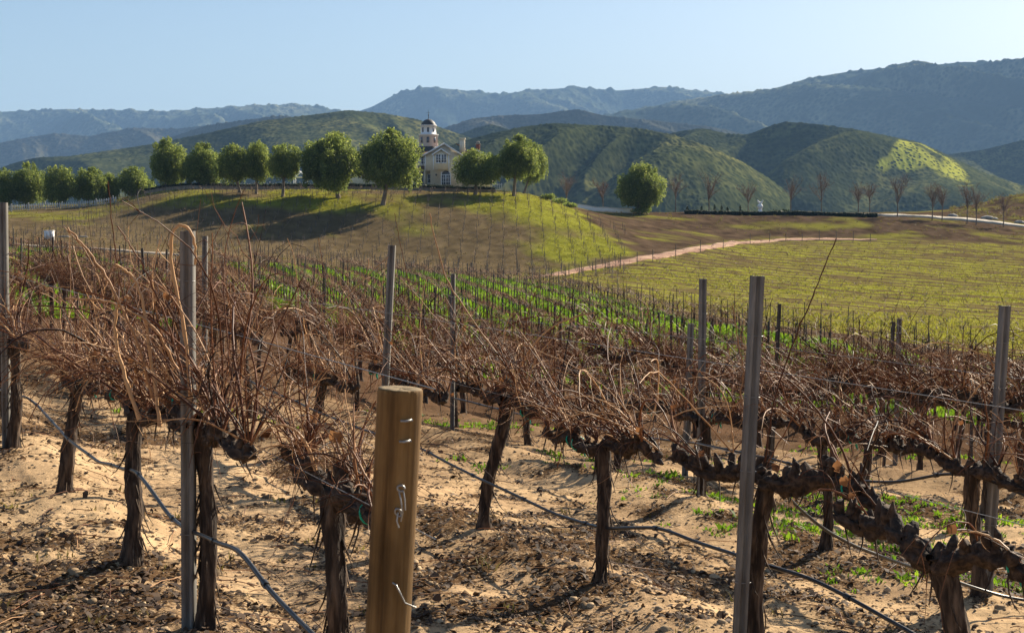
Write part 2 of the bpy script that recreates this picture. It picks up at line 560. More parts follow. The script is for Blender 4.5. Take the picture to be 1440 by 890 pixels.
def field_rows(x, y):
    q = y + .55 * x + 5.0 * fbm(x / 34, y / 34, octaves=2, seed=5)
    s = .5 + .5 * np.cos(2 * np.pi * q / 4.6)
    return np.clip(1.9 * (s - .5) + .22 + 1.5 * fbm(x / 4, y / 2.6, octaves=4, seed=31) + .9 * fbm(x / 30, y / 16, octaves=2, seed=33), 0, 1)


PATH_PX = [(742, 391), (800, 383), (840, 376), (880, 369), (912, 363), (950, 356), (990, 349), (1040, 341), (1090, 338), (1140, 337), (1185, 337), (1240, 338)]


def zones(x, y):
    u = uof(x, y)
    sand = np.array([.52, .36, .205]) ; soil = np.array([.105, .063, .038])
    c = mixc(np.broadcast_to(sand, x.shape + (3,)), soil, sstep(11, 24, y + 1.2 * fbm(x / 2, y / 2, octaves=2, seed=43)))
    # sandy tracks between the near rows are the brightest
    n = fbm(x / 2.2, y / 2.2, octaves=4, seed=41)
    c = mixc(c, np.array([.31, .205, .12]) + 0 * c, np.clip(.5 + 2.2 * fbm(x / .8 + .6 * n, y / .8, octaves=5, seed=45), 0, 1) * .6 * (1 - sstep(12, 24, y)))
    c = c * (1 + .22 * n * (1 - sstep(30, 50, y)))[..., None]
    blk = in_block(x, y)
    out = sstep(80, 110, y) * 0 + (1 - blk) * sstep(45, 60, y)
    brown = np.array([.125, .092, .050])
    green = np.array([.20, .20, .028])
    k = knoll_green(x, y)
    kn = mixc(np.broadcast_to(brown, x.shape + (3,)), green, k) * (1 + .45 * fbm(x / 1.4, y / 1.2, octaves=3, seed=57))[..., None]
    fld_w = sstep(0, 14, u - np.interp(y, [60, 100, 130, 155, 165, 185, 200, 215, 235, 252], [1500, 880, 790, 740, 770, 850, 905, 950, 1010, 1060]) ) * (1 - sstep(249, 253, y + .0 * u))
    fr = field_rows(x, y)
    fl = mixc(np.broadcast_to(np.array([.120, .088, .042]), x.shape + (3,)), np.array([.25, .245, .04]), fr)
    benchg = np.clip(.5 + 2.4 * (fbm(x / 8, y / 5, octaves=4, seed=51) - .36), 0, 1)
    bn = (1 + .7 * fbm(x / 1.6, y / 1.2, octaves=3, seed=53))[..., None]
    bench = mixc(np.broadcast_to(np.array([.085, .058, .037]), x.shape + (3,)) * bn, np.array([.18, .17, .034]), benchg)
    bw = sstep(-14, 14, u + 16 * fbm(x / 4, y / 4, octaves=2, seed=55) - np.interp(y, [160, 185, 200, 215, 230, 250], [960, 915, 893, 862, 822, 800])) * (1 - fld_w)
    far = mixc(kn, bench, bw)
    far = mixc(far, fl, fld_w)
    c = mixc(c, far, out)
    vf = np.array([.06, .062, .03])
    c = mixc(c, vf + 0 * c, sstep(330, 480, y))
    lit = (1 - .6 * sstep(12, 30, y)) * np.clip(.35 + .46 * fbm(x / 1.3, y / 1.1, octaves=4, seed=61) + .34 * fbm(x / .26, y / .26, octaves=3, seed=63), 0, .56)
    lit = lit + .22 * sstep(22, 40, y) * blk
    return np.clip(c, .01, .9), lit


def build_ground():
    a1 = np.linspace(-.46, .46, 640)
    a0 = np.linspace(-math.pi, -.46, 60)[:-1]
    a2 = np.linspace(.46, math.pi, 60)[1:]
    th = np.concatenate([a0, a1, a2])
    r = np.concatenate([[.4, .8, 1.2, 1.7], np.exp(np.linspace(math.log(2.2), math.log(60), 420)), np.exp(np.linspace(math.log(60), math.log(420), 330))[1:], np.exp(np.linspace(math.log(420), math.log(10500), 50))[1:]])
    TH, RR = np.meshgrid(th, r, indexing='ij')
    x = RR * np.sin(TH); y = RR * np.cos(TH)
    # beyond the view the sheet keeps the same rolling level
    yy = np.where(np.abs(TH) > .6, np.maximum(RR * math.cos(.6), y), y)
    z = T(np.where(np.abs(TH) > .6, np.sign(TH) * RR * math.sin(.6), x), yy)
    back = np.abs(TH) > 1.3
    z = np.where(back & (RR < 60), -near_D(np.clip(x, -40, 40), y), z)
    nb = 1 - sstep(25, 45, RR)
    z = z + nb * (.042 * fbm(x / .45, y / .45, octaves=4, seed=71) + .022 * np.maximum(0, fbm(x / .09, y / .09, octaves=2, seed=73)) + .05 * fbm(x / 1.6, y / 1.6, octaves=2, seed=75))
    c, lit = zones(x, y)
    n, m = x.shape
    V = np.stack([x, y, z], -1).reshape(-1, 3)
    i = np.arange(n - 1)[:, None] * m + np.arange(m - 1)[None]
    Q = np.stack([i, i + 1, i + m + 1, i + m], -1).reshape(-1, 4)[:, ::-1]
    o = mk('ground', V, Q, M['ground'], None, True, {'albedo': c.reshape(-1, 3), 'litter': lit.reshape(-1)})
    tag(o, kind='structure')


build_ground()


def ribbon(name, pts, width, mat, lift=.06, n=160):
    """a track draped on the ground along plan points"""
    p = np.array([q[:2] for q in pts], float)
    s = np.concatenate([[0], np.cumsum(np.linalg.norm(np.diff(p, axis=0), axis=1))])
    ss = np.linspace(0, s[-1], n)
    c = np.stack([np.interp(ss, s, p[:, k]) for k in (0, 1)], -1)
    kk = np.ones(9) / 9
    for k in (0, 1):
        c[:, k] = np.convolve(np.pad(c[:, k], 4, mode='edge'), kk, 'valid')
    t = norm(np.gradient(c, axis=0)); nn = np.stack([-t[:, 1], t[:, 0]], -1)
    wv = width * (1 + .22 * vn(ss / 4, ss * 0, seed=3))
    tp_ = np.minimum(np.arange(n), np.arange(n)[::-1]) / (n * .10); wv = wv * np.clip(tp_, .12, 1) ** .6
    cols = []
    for f in (-.5, -.46, -.25, 0, .25, .46, .5):
        q = c + nn * (f * wv)[:, None]
        z = T(q[:, 0], q[:, 1]) + (lift if abs(f) < .49 else -.25) + .03 * vn(q[:, 0] * 1.5, q[:, 1] * 1.5, seed=8)
        cols.append(np.stack([q[:, 0], q[:, 1], z], -1))
    V = np.stack(cols, 1); m = V.shape[1]
    i = np.arange(n - 1)[:, None] * m + np.arange(m - 1)[None]
    Q = np.stack([i, i + 1, i + m + 1, i + m], -1).reshape(-1, 4)
    return tag(mk(name, V.reshape(-1, 3), Q, mat), kind='structure')


ribbon('dirt_path', [hit(*q) for q in PATH_PX], 2.3, M['path'], .12)
ribbon('gravel_road', [at(u, 300, y) for u, y in ((1225, 280), (1262, 283), (1300, 286), (1350, 288), (1400, 288), (1440, 286), (1500, 281), (1600, 272), (1750, 262))], 3.6, M['road'], .30)
ribbon('farm_track', [at(u, 340, y) for u, y in ((-60, 136), (0, 137), (60, 136), (120, 134), (200, 131), (290, 131))], 3.0, M['track'], .10)


# ------------------------------------------------------------------ hills and mountains
def ridge(name, pts, dist, wf, wb, mat, spur, lam, seed, rough=.0, base=-25, ncol=620, nrow=120, clearing=None, p=1.15, diag=.5):
    u0, u1 = pts[0][0], pts[-1][0]
    us = np.linspace(u0, u1, ncol)
    pu = np.array([q[0] for q in pts]); pv = np.array([q[1] for q in pts], float)
    vs = np.interp(us, pu, pv)
    w = max(2, int(ncol / (u1 - u0) * 9)); kk = np.hanning(2 * w + 1); kk /= kk.sum()
    vs = np.convolve(np.pad(vs, w, mode='edge'), kk, 'valid')
    tu = (us - 720) / F
    s = np.concatenate([np.linspace(0, 1, nrow), 1 + np.linspace(0, 1, 24)[1:]])
    y = np.where(s <= 1, dist - wf * (1 - s), dist + wb * (s - 1))
    TUg, S = np.meshgrid(tu, s, indexing='ij')
    Y = np.broadcast_to(y, S.shape) + dist * .05 * fbm(TUg * 4, S * 0, octaves=2, seed=seed + 5)
    X = TUg * Y
    zc = (zslope(vs) * dist)[:, None]
    front = np.clip(S, 0, 1)
    prof = front ** p * (1 - .25 * front * (1 - front))
    back = np.clip(S - 1, 0, 1)
    Z = base + (zc - base) * np.where(S <= 1, prof, np.cos(back * math.pi / 2) ** 1.2)
    bell = 4 * front * (1 - front) * np.where(S <= 1, 1, 0)
    H = np.maximum(zc - base, 5)
    a = (X + diag * (Y - dist)) / lam; b = Y / (4.5 * lam)
    wx = .5 * fbm(a * .6, b * .6, octaves=2, seed=seed + 9)
    Z = Z + bell ** .8 * (1 - front) ** .35 * 1.25 * H * spur * (ridged(a + wx, b + wx, 2, seed) - .12)
    Z = Z + np.minimum(bell * 4, 1) * H * .007 * fbm(X / (lam * .16), Y / (lam * .16), octaves=4, seed=seed + 2)
    Z = Z + rough * (.35 + .65 * np.where(S <= 1, 1, 0)) * np.maximum(0, fbm(X / (rough * 1.5 + 1e-6), Y / (rough * 1.5 + 1e-6), octaves=3, seed=seed + 3)) if rough else Z
    n, m = Z.shape
    i = np.arange(n - 1)[:, None] * m + np.arange(m - 1)[None]
    Q = np.stack([i, i + m, i + m + 1, i + 1], -1).reshape(-1, 4)
    at_ = {}
    if clearing:
        at_['clearing'] = clearing(720 + F * X / Y, 300 - F * Z / Y, X, Y).reshape(-1)
    o = mk(name, np.stack([X, Y, Z], -1).reshape(-1, 3), Q, mat, None, True, at_)
    return tag(o, kind='structure')


def clear_n3(u, v, x, y):
    poly = np.interp(u, [1190, 1215, 1260, 1300, 1340, 1372], [246, 236, 198, 205, 226, 262])
    low = np.interp(u, [1190, 1260, 1300, 1340, 1372], [246, 243, 240, 262, 264])
    k = sstep(-2, 14, v - poly) * sstep(-3, 12, low - v) * (u > 1190) * (u < 1374)
    n = fbm(x / 30, y / 45, octaves=4, seed=77)
    return np.clip(k * 1.25 + 1.9 * n * (k > .02) - .1, 0, 1)


HN = mat_hill('near_scrub', (.032, .042, .019), (.11, .12, .045), (.26, .24, .085), 1.0, (.40, .40, .06))
HM = mat_hill('mid_scrub', (.05, .052, .034), (.09, .085, .055), (.13, .115, .075), .5)
HF = mat_hill('far_scrub', (.035, .05, .03), (.12, .13, .075), (.30, .28, .16), .35)
ridge('mountain_range', [(-400, 165), (0, 155), (60, 153), (100, 152), (160, 154), (200, 155), (230, 157), (300, 152), (370, 148), (430, 147), (480, 156), (540, 190)], 6800, 1500, 900, HF, .42, 380, 101, 22, p=.9)
ridge('mountain_range', [(430, 185), (500, 160), (525, 152), (560, 134), (600, 126), (650, 131), (700, 137), (740, 131), (800, 125), (870, 127), (930, 121), (1000, 128), (1060, 135), (1150, 160)], 7400, 1700, 900, HF, .42, 400, 111, 26, p=.9)
ridge('mountain_range', [(620, 200), (740, 180), (840, 161), (900, 150), (960, 139), (1010, 133), (1060, 127), (1100, 116), (1130, 106), (1200, 94), (1290, 88), (1350, 83), (1440, 87), (1560, 95), (1750, 110)], 5000, 1500, 900, HF, .55, 300, 121, 13, p=1.0, ncol=560, nrow=150, diag=.7)
ridge('hills', [(-350, 225), (-100, 208), (0, 203), (40, 195), (80, 188), (130, 192), (190, 180), (250, 182), (310, 175), (350, 173), (420, 190), (520, 215)], 4200, 420, 500, HM, .45, 220, 131, 6)
ridge('hills', [(180, 225), (240, 196), (290, 180), (330, 174), (400, 165), (440, 170), (520, 190), (580, 215)], 3300, 300, 400, HM, .45, 180, 141, 5)
ridge('hills', [(560, 205), (620, 185), (660, 170), (700, 165), (760, 163), (810, 156), (850, 165), (920, 172), (1000, 180), (1100, 200), (1250, 215)], 3300, 400, 400, HM, .48, 190, 151, 5)
ridge('hills', [(-300, 255), (-120, 240), (0, 238), (30, 228), (60, 222), (100, 221), (130, 217), (220, 204), (300, 188), (370, 172), (440, 163), (490, 155), (540, 158), (590, 166), (640, 184), (700, 205), (780, 235), (840, 262)], 1700, 310, 400, HN, .45, 120, 161, 1.6, ncol=560)
ridge('hills', [(560, 225), (610, 200), (640, 190), (668, 178), (690, 172), (706, 176), (740, 190), (800, 215)], 2100, 210, 250, HN, .35, 110, 171, 1.6, ncol=240)
ridge('hills', [(1150, 275), (1240, 240), (1290, 223), (1330, 215), (1380, 208), (1440, 193), (1520, 180), (1700, 170)], 2300, 240, 400, HN, .45, 130, 181, 1.6, ncol=300)
ridge('hills', [(820, 240), (880, 210), (930, 191), (960, 185), (990, 183), (1020, 191), (1050, 193), (1075, 183), (1100, 176), (1150, 180), (1200, 187), (1240, 195), (1290, 205), (1330, 222), (1380, 245), (1440, 264), (1520, 290)], 1650, 270, 350, HN, .62, 95, 191, 1.6, ncol=520, nrow=150, clearing=clear_n3, diag=-.7)
ridge('hills', [(540, 240), (600, 222), (650, 203), (700, 190), (740, 182), (780, 177), (820, 179), (860, 180), (900, 184), (940, 191), (980, 203), (1010, 214), (1040, 228), (1080, 252), (1110, 275)], 1250, 215, 300, HN, .62, 80, 201, 1.6, ncol=460, nrow=150, diag=-.6)

# ------------------------------------------------------------------ vines
def gnarl(P, rad, k=18, amp=.2, seed=0, zs=5.0, strips=6):
    """a bark-covered limb: tube with stringy, lumpy surface"""
    P = np.asarray(P, float); n = len(P)
    V, Q = tubes(P[None], np.asarray(rad)[None], k)
    C = np.repeat(P, k, 0)
    d = V - C
    ang = np.tile(np.arange(k) * 2 * np.pi / k, n); s = np.repeat(np.linspace(0, 1, n) * np.linalg.norm(P[-1] - P[0]), k)
    f = 1 + amp * (.9 * vn(np.cos(ang) * strips * .5 + seed, np.sin(ang) * strips * .5, s * zs, seed) + .8 * vn(np.cos(ang) * 1.1, np.sin(ang) * 1.1 + seed, s * zs * 2.2, seed + 1) + .5 * vn(ang * 3, s * 40 + seed, seed=seed + 2))
    return C + d * f[:, None], Q


def grow(S, D, L, N, droop, wig, rg, curl=None):
    """shoots: start points, directions, lengths -> centre lines (M,N,3)"""
    m = len(S); P = np.zeros((m, N, 3)); P[:, 0] = S
    d = norm(D); st = (L / (N - 1))[:, None]
    bend = rg.normal(0, 1, (m, 3)) * wig
    for i in range(1, N):
        t = i / (N - 1)
        d = d + (bend * (.5 + t) + rg.normal(0, 1, (m, 3)) * wig * .55) * (1.0 / (N - 1)) * 4
        d[:, 2] -= droop * (t ** 1.3) * 3.2 / (N - 1)
        if curl is not None:
            d = d + curl * t * 4 / (N - 1)
        d = norm(d)
        side = norm(np.cross(d, np.array([.3, .7, .2])))
        P[:, i] = P[:, i - 1] + d * st
        if i < N - 1:
            P[:, i] += side * st * .07 * (1 if i % 2 else -1)
    return P


def vine_frame(rg, hgt=.88, hx=0., hy=0., arm=(.72, .72), amp=1.):
    """centre lines of trunk and the two arms in the vine's own space (x along the row)"""
    n = 26
    s = np.linspace(0, 1, n)
    wob = np.stack([.05 * np.sin(s * 5 + rg.uniform(0, 6)) * s + hx * s ** 1.2, .03 * np.sin(s * 4 + rg.uniform(0, 6)) * s + hy * s ** 1.2, -.10 + s * (hgt + .10)], -1)
    rad = .039 * amp * (1 + .16 * vn(s * 5, s * 0 + rg.uniform(0, 99), seed=8)) * (1.02 - .22 * s + .42 * np.exp(-((s - .06) / .09) ** 2) + .32 * np.exp(-((s - 1) / .16) ** 2)) * rg.uniform(.92, 1.12)
    rad[-1] *= .12; rad[-2] *= .8; head = wob[-1]
    arms = []
    for sg, ln in zip((1, -1), arm):
        q = np.linspace(0, 1, 30)
        up = rg.uniform(-.03, .10)
        A = np.stack([head[0] + sg * ln * q, head[1] + .03 * np.sin(q * 5 + rg.uniform(0, 6)), head[2] - .045 + up * np.sin(q * 2.2) + .02 * np.sin(q * 9 + rg.uniform(0, 6)) - .02 * q], -1)
        ra = .034 * amp * (1 - .38 * q) * (1 + .28 * vn(q * 9, q * 0 + rg.uniform(0, 99), seed=5)) * rg.uniform(.9, 1.1)
        ra[-3:] *= (.9, .7, .3)
        arms.append((A, ra))
    return wob, rad, arms


def cane_set(rg, arms, per, lean, Lm=.75, N=12, wild=1.):
    """spur stubs on the arms and the canes that rise from them"""
    sp0, sp1, cs, cd = [], [], [], []
    for A, ra in arms:
        ns = 13
        for q in np.linspace(.10, .97, ns) + rg.normal(0, .02, ns):
            i = int(np.clip(q, 0, 1) * (len(A) - 1)); b = A[i]
            d = norm(np.array([rg.normal(0, .35), rg.normal(0, .3), 1.]))
            l = rg.uniform(.02, .085)
            sp0.append(b + d * ra[i] * .5); sp1.append(b + d * (ra[i] + l))
            for _ in range(rg.poisson(per * .72)):
                cs.append(b + d * (ra[i] + l * rg.uniform(.3, 1)))
                cd.append(np.array([rg.normal(lean[0], .45 * wild), rg.normal(lean[1], .38 * wild), rg.uniform(.4, 1.2)]))
    cs = np.array(cs).reshape(-1, 3); cd = np.array(cd).reshape(-1, 3)
    m = len(cs)
    L = np.clip(rg.gamma(5, Lm / 5, m), .16, 1.1)
    droop = np.where(rg.random(m) < .42, rg.uniform(.5, 1.7, m), rg.uniform(0, .35, m)) * wild
    P = grow(cs, cd, L, N, droop, .25 * wild, rg)
    r0 = np.clip(rg.gamma(6, .00068, m), .002, .0072)
    Rr = r0[:, None] * (1 - .62 * np.linspace(0, 1, N))[None]
    Rr = Rr * (1 + .22 * (np.arange(N) % 2))[None]
    tone = np.clip(rg.normal(.38, .24, m) + (rg.random(m) < .2) * .45, 0, 1)
    return np.array(sp0), np.array(sp1), P, Rr, tone


def laterals(rg, P, tone, per, Lm=.2, N=6):
    m, n, _ = P.shape
    k = rg.poisson(per, m); idx = np.repeat(np.arange(m), k)
    if not len(idx):
        return None
    j = rg.integers(2, n - 1, len(idx))
    S = P[idx, j]; d0 = norm(P[idx, j] - P[idx, j - 1])
    D = d0 * .6 + rg.normal(0, .8, (len(idx), 3)) + np.array([0, 0, .15])
    L = np.clip(rg.gamma(3, Lm / 3, len(idx)), .05, .6)
    Q = grow(S, D, L, N, rg.uniform(-.1, .6, len(idx)), .3, rg)
    r = rg.uniform(.0011, .0022, len(idx))[:, None] * (1 - .5 * np.linspace(0, 1, N))[None]
    return idx, Q, r, np.clip(tone[idx] + rg.normal(0, .15, len(idx)), 0, 1)


def spur_mesh(rg, a, b):
    n = 5; s = np.linspace(0, 1, n)[:, None]
    P = a + (b - a) * s + rg.normal(0, .007, (n, 3))
    V, Q = tubes(P[None], (np.array([.026, .021, .022, .018, .003]) * rg.uniform(.8, 1.2))[None], 7)
    return V, Q


def flakes(rg, trunk, rad, n=34):
    """shaggy strips of bark peeling from a trunk"""
    S, D = [], []
    for _ in range(n):
        i = rg.integers(3, len(trunk) - 1); a = rg.uniform(0, 6.28)
        o = np.array([math.cos(a), math.sin(a), 0.])
        S.append(trunk[i] + o * rad[i] * .97); D.append(np.array([o[0] * .22, o[1] * .22, -1.]))
    P = grow(np.array(S), np.array(D), rg.uniform(.06, .2, n), 5, rg.uniform(-.1, .1, n), .08, rg)
    return tubes(P, np.broadcast_to(np.array([.004, .005, .004, .003, .001]), (n, 5)), 3)


def build_vine(rg, name='grapevine', hgt=.88, hx=0, hy=0, arm=(.72, .72), per=2.6, lean=(.28, 0.), lat=2.2, Lm=.75, amp=1., hero=True, ties=1, wild=1., extra=None):
    root = empty(name, (0, 0, 0))
    tr, rad, arms = vine_frame(rg, hgt, hx, hy, arm, amp)
    sd = int(rg.integers(0, 9999))
    V, Q = gnarl(tr, rad, 22 if hero else 10, .26, sd)
    if hero:
        fv, fq = flakes(rg, tr, rad)
        Q = np.concatenate([Q, fq + len(V)]); V = np.concatenate([V, fv])
    mk('trunk', V, Q, M['bark'], root)
    sp0, sp1, P, Rr, tone = cane_set(rg, arms, per, lean, Lm, 13 if hero else 8, wild)
    ns = len(sp0) // 2
    for k, (A, ra) in enumerate(arms):
        V, Q = gnarl(A, ra, 20 if hero else 8, .60, sd + 7 + k, 20., 6)
        sp = list(zip(sp0[k * ns:(k + 1) * ns], sp1[k * ns:(k + 1) * ns]))
        if not hero:
            for a, b in sp:
                v, q = spur_mesh(rg, a, b); Q = np.concatenate([Q, q + len(V)]); V = np.concatenate([V, v])
        else:
            fv, fq = flakes(rg, A, ra, 5)
            Q = np.concatenate([Q, fq + len(V)]); V = np.concatenate([V, fv])
        co = mk('cordon', V, Q, M['arm'], root)
        if hero:
            for a, b in sp:
                v, q = spur_mesh(rg, a, b); mk('spur', v, q, M['arm'], co)
    la = laterals(rg, P, tone, lat)
    if hero:
        n = P.shape[1]
        for i in range(len(P)):
            v, q = tubes(P[i:i + 1], Rr[i:i + 1], 5); t = np.full(len(v), tone[i]) + .12 * vn(np.arange(len(v)) * .13, np.full(len(v), i * 3.1), seed=4)
            if la is not None:
                sel = la[0] == i
                if sel.any():
                    v2, q2 = tubes(la[1][sel], la[2][sel], 3)
                    q = np.concatenate([q, q2 + len(v)]); v = np.concatenate([v, v2]); t = np.concatenate([t, np.repeat(la[3][sel], la[1].shape[1] * 3)])
            mk('cane', v, q, M['cane'], root, True, {'tone': np.clip(t, 0, 1)})
    elif len(P):
        v, q = tubes(P, Rr, 3); t = np.repeat(tone, P.shape[1] * 3)
        if la is not None:
            v2, q2 = tubes(la[1], la[2], 3)
            q = np.concatenate([q, q2 + len(v)]); v = np.concatenate([v, v2]); t = np.concatenate([t, np.repeat(la[3], la[1].shape[1] * 3)])
        mk('cane_tangle', v, q, M['cane'], root, True, {'tone': t})
    if hero and len(P):
        # withered leaves and the cut ends of tendrils still hanging on the canes
        for i in rg.choice(len(P), min(len(P), 4), replace=False):
            c = P[i, rg.integers(4, P.shape[1] - 1)]
            a = rg.uniform(0, 6.28); w = rg.uniform(.012, .026)
            e1 = np.array([math.cos(a), math.sin(a), rg.normal(0, .4)]) * w; e2 = np.array([-math.sin(a) * .4, math.cos(a) * .4, -1.]) * w * 1.4
            g = []
            for b in range(4):
                for c2 in range(4):
                    x_, y_ = b / 1.5 - 1, c2 / 3.
                    g.append(c + e1 * x_ * (1 - .5 * abs(y_ - .4)) + e2 * y_ + np.cross(e1, e2) / w * (.9 * x_ * x_ + .2 * vn(np.array([b * .9]), np.array([c2 * .8 + i]), seed=2)[0]))
            qq = [(b * 4 + c2, b * 4 + c2 + 1, b * 4 + 5 + c2, b * 4 + 4 + c2) for b in range(3) for c2 in range(3)]
            mk('dried_leaf', g, qq, M['dry_leaf'], root, True, {'tone': np.full(16, rg.uniform(.2, 1))})
        for _ in range(ties):
            A, ra = arms[rg.integers(0, 2)]; i = rg.integers(8, 26); c = A[i]; r = ra[i] * 1.22
            mb = MB()
            an = np.linspace(0, 6.28, 15)
            mb.tube(np.stack([c[0] + 0 * an, c[1] + r * np.cos(an), c[2] + r * np.sin(an)], -1), .0045, 5)
            sg = -1
            mb.tube([c + (0, sg * r, 0), c + (.012, sg * (r + .016), -.02), c + (.02, sg * (r + .012), -.05), c + (.014, sg * (r + .02), -.085)], [.005, .010, .009, .004], 5)
            mb.tube([c + (0, sg * r, 0), c + (-.02, sg * (r + .02), .0), c + (-.045, sg * (r + .015), -.012)], [.005, .008, .003], 5)
            mb.build('green_tie', M['tie'], root, True)
    if extra:
        for pts, r0, tn in extra:
            pts = np.array(pts, float)
            s = np.linspace(0, len(pts) - 1, 30)
            q_ = np.stack([np.interp(s, np.arange(len(pts)), pts[:, k]) for k in range(3)], -1)
            for k in range(3):
                q_[1:-1, k] = np.convolve(np.pad(q_[:, k], 2, mode='edge'), np.ones(5) / 5, 'valid')[1:-1]
            rr = r0 * (1 - .45 * np.linspace(0, 1, 30)) * (1 + .28 * (np.arange(30) % 4 == 0)); q_[1:-1] += rg.normal(0, .002, (28, 3))
            v, q = tubes(q_[None], rr[None], 6)
            mk('cane', v, q, M['cane'], root, True, {'tone': np.full(len(v), tn)})
    return root


ROT = math.atan2(TVEC[1], TVEC[0])
CR, SR = math.cos(ROT), math.sin(ROT)


def local(p, base):
    d = np.asarray(p) - base
    return np.array([d[0] * CR + d[1] * SR, -d[0] * SR + d[1] * CR, d[2]])


def rowpt(u, off):
    """plan point where a bearing meets a row"""
    t = (u - 720) / F
    y = off / (NV[0] * t + NV[1])
    return np.array([t * y, y])


taken = []
G_A = 'grapevines of the front row'
G_B = 'grapevines of the second row'
G_C = 'grapevines of the third row'
# (base px, head px, canes per spur, cane length, lean, arms, label, group, opts)
HERO = [
    ((18, 632), (22, 480), 3.0, .85, (.72, .12), (.82, .82), 'dark grapevine beside the metal post cut by the picture edge', G_A, {}),
    ((90, 690), (108, 540), 3.2, .85, (.72, .12), (.82, .82), 'wild grapevine with slim tilted trunk between the cut-off post and a thicker vine', G_A, {}),
    ((184, 788), (200, 582), 3.6, .9, (.72, .12), (.82, .82), 'thick shaggy grapevine on its own sandy mound with fan of tangled canes', G_A, {}),
    ((288, 884), (288, 602), 3.6, .85, (.6, .05), (.80, .80), 'grapevine standing tight against the metal post with the cane hooked over its top', G_A, {'hook': 1}),
    ((482, 1020), (470, 690), 1.5, .42, (.2, .1), (.62, .66), 'pruned dark grapevine immediately left of the thick wooden end post', G_A, {'amp': 1.1}),
    ((436, 634), (452, 530), 3.0, .75, (.6, .05), (.80, .80), 'grapevine seen through the canes left of the wooden end post top', G_B, {}),
    ((566, 676), (572, 540), 2.8, .75, (.4, 0.), (.80, .80), 'grapevine mostly hidden behind the wooden end post', G_B, {}),
    ((680, 742), (706, 562), 2.8, .8, (.6, .05), (.80, .80), 'leaning grapevine just right of the wooden end post with bare sand around it', G_B, {}),
    ((845, 822), (848, 628), 2.8, .75, (.6, .05), (.78, .66), 'straight dark grapevine standing alone on sand with both arms level', G_B, {'ties': 2}),
    ((1060, 932), (1078, 668), .8, .62, (.35, .1), (.80, .80), 'stout grapevine behind the tall leaning metal post', G_B, {'amp': 1.12, 'tall': 1}),
    ((1345, 1085), (1338, 776), .55, .4, (.2, .1), (.62, .7), 'hard-pruned black T-shaped grapevine with almost no canes', G_B, {'amp': 1.15, 'ties': 1}),
    ((640, 602), (642, 520), 2.6, .75, (.35, .0), (.80, .80), 'small-looking vine trunk over green weeds behind the leaning vine', G_C, {}),
    ((742, 627), (742, 540), 2.6, .75, (.35, .0), (.80, .80), 'grapevine in the gap between the leaning vine and the straight dark vine', G_C, {}),
    ((868, 664), (872, 565), 2.6, .7, (.35, .0), (.80, .80), 'grapevine half covered by the straight dark vine ahead of it', G_C, {}),
    ((985, 702), (990, 590), 2.6, .7, (.3, .0), (.80, .80), 'grapevine at the foot of the twin metal posts', G_C, {}),
    ((1160, 767), (1165, 615), 2.2, .7, (.3, .0), (.80, .80), 'grapevine among green weeds behind the stout vine arms', G_C, {}),
    ((1376, 834), (1374, 660), 2.0, .65, (.25, .0), (.80, .80), 'multi-stemmed grapevine at the foot of the slanting metal post by the picture edge', G_C, {'ties': 0}),
]
vine_pos = []
for (ub, vb), (uh, vh), per, Lm, lean, arm, lab, grp, op in HERO:
    b = hit(ub, vb)
    hd = at(uh, vh, b[1])
    rg = np.random.default_rng(1000 + ub)
    hgt = float(np.clip(hd[2] - b[2] + .03, .66, 1.02))
    lx = (hd[0] - b[0])
    h = local(np.array([b[0] + lx, b[1], b[2]]), b)
    extra = []
    if op.get('hook'):
        yk = b[1]
        for px, r0, tn in (
            ([(268, 560), (262, 470), (246, 400), (238, 350), (243, 322), (256, 313), (270, 326), (276, 352), (274, 372)], .0078, .98),
            ([(225, 600), (215, 520), (205, 450), (196, 405), (178, 380), (162, 372)], .0078, .95),
            ([(196, 590), (172, 520), (160, 470), (164, 430), (172, 418), (184, 417)], .0085, 1.),
            ([(215, 560), (190, 470), (150, 390), (118, 345), (95, 320)], .0065, .8),
            ([(250, 520), (215, 455), (150, 422), (92, 420)], .0062, .85),
            ([(200, 560), (178, 440), (162, 360), (156, 300), (152, 255)], .0030, .35),
            ([(262, 540), (235, 450), (205, 380), (180, 340), (165, 318)], .0040, .5)):
            extra.append(([local(at(u, v, yk - .16 + rg.uniform(-.03, .03)), b) for u, v in px], r0, tn))
    if op.get('tall'):
        for px, r0, tn in (
            ([(1075, 650), (1088, 560), (1120, 470), (1150, 400), (1176, 335)], .0042, .3),
            ([(1060, 640), (1040, 560), (1046, 520), (1036, 470), (1030, 430)], .0038, .75),
            ([(1080, 650), (1130, 560), (1160, 540), (1120, 480)], .003, .6)):
            extra.append(([local(at(u, v, b[1] + .05), b) for u, v in px], r0, tn))
    if ub == 680:
        for px, r0, tn in (([(760, 580), (700, 500), (650, 430), (626, 390), (610, 330), (604, 300)], .0062, .85), ([(690, 570), (640, 480), (590, 420), (562, 390)], .004, .7),
                           ([(620, 560), (600, 470), (575, 400), (560, 330), (555, 300)], .003, .4)):
            extra.append(([local(at(u, v, b[1]), b) for u, v in px], r0, tn))
    if ub == 436:
        for px, r0, tn in (([(440, 520), (424, 470), (418, 400), (414, 360), (404, 335)], .005, .85), ([(500, 530), (480, 440), (455, 380), (448, 335)], .004, .6)):
            extra.append(([local(at(u, v, b[1]), b) for u, v in px], r0, tn))
    rt = build_vine(rg, 'grapevine', hgt, h[0], h[1], arm, per * (2.0 if per > 1 else 1), lean, 3.8, Lm * .72, op.get('amp', 1.), True, op.get('ties', 1), 1., extra)
    rt.location = b; rt.rotation_euler = (0, 0, ROT)
    tag(rt, lab, 'grapevine', grp)
    vine_pos.append(b[:2])

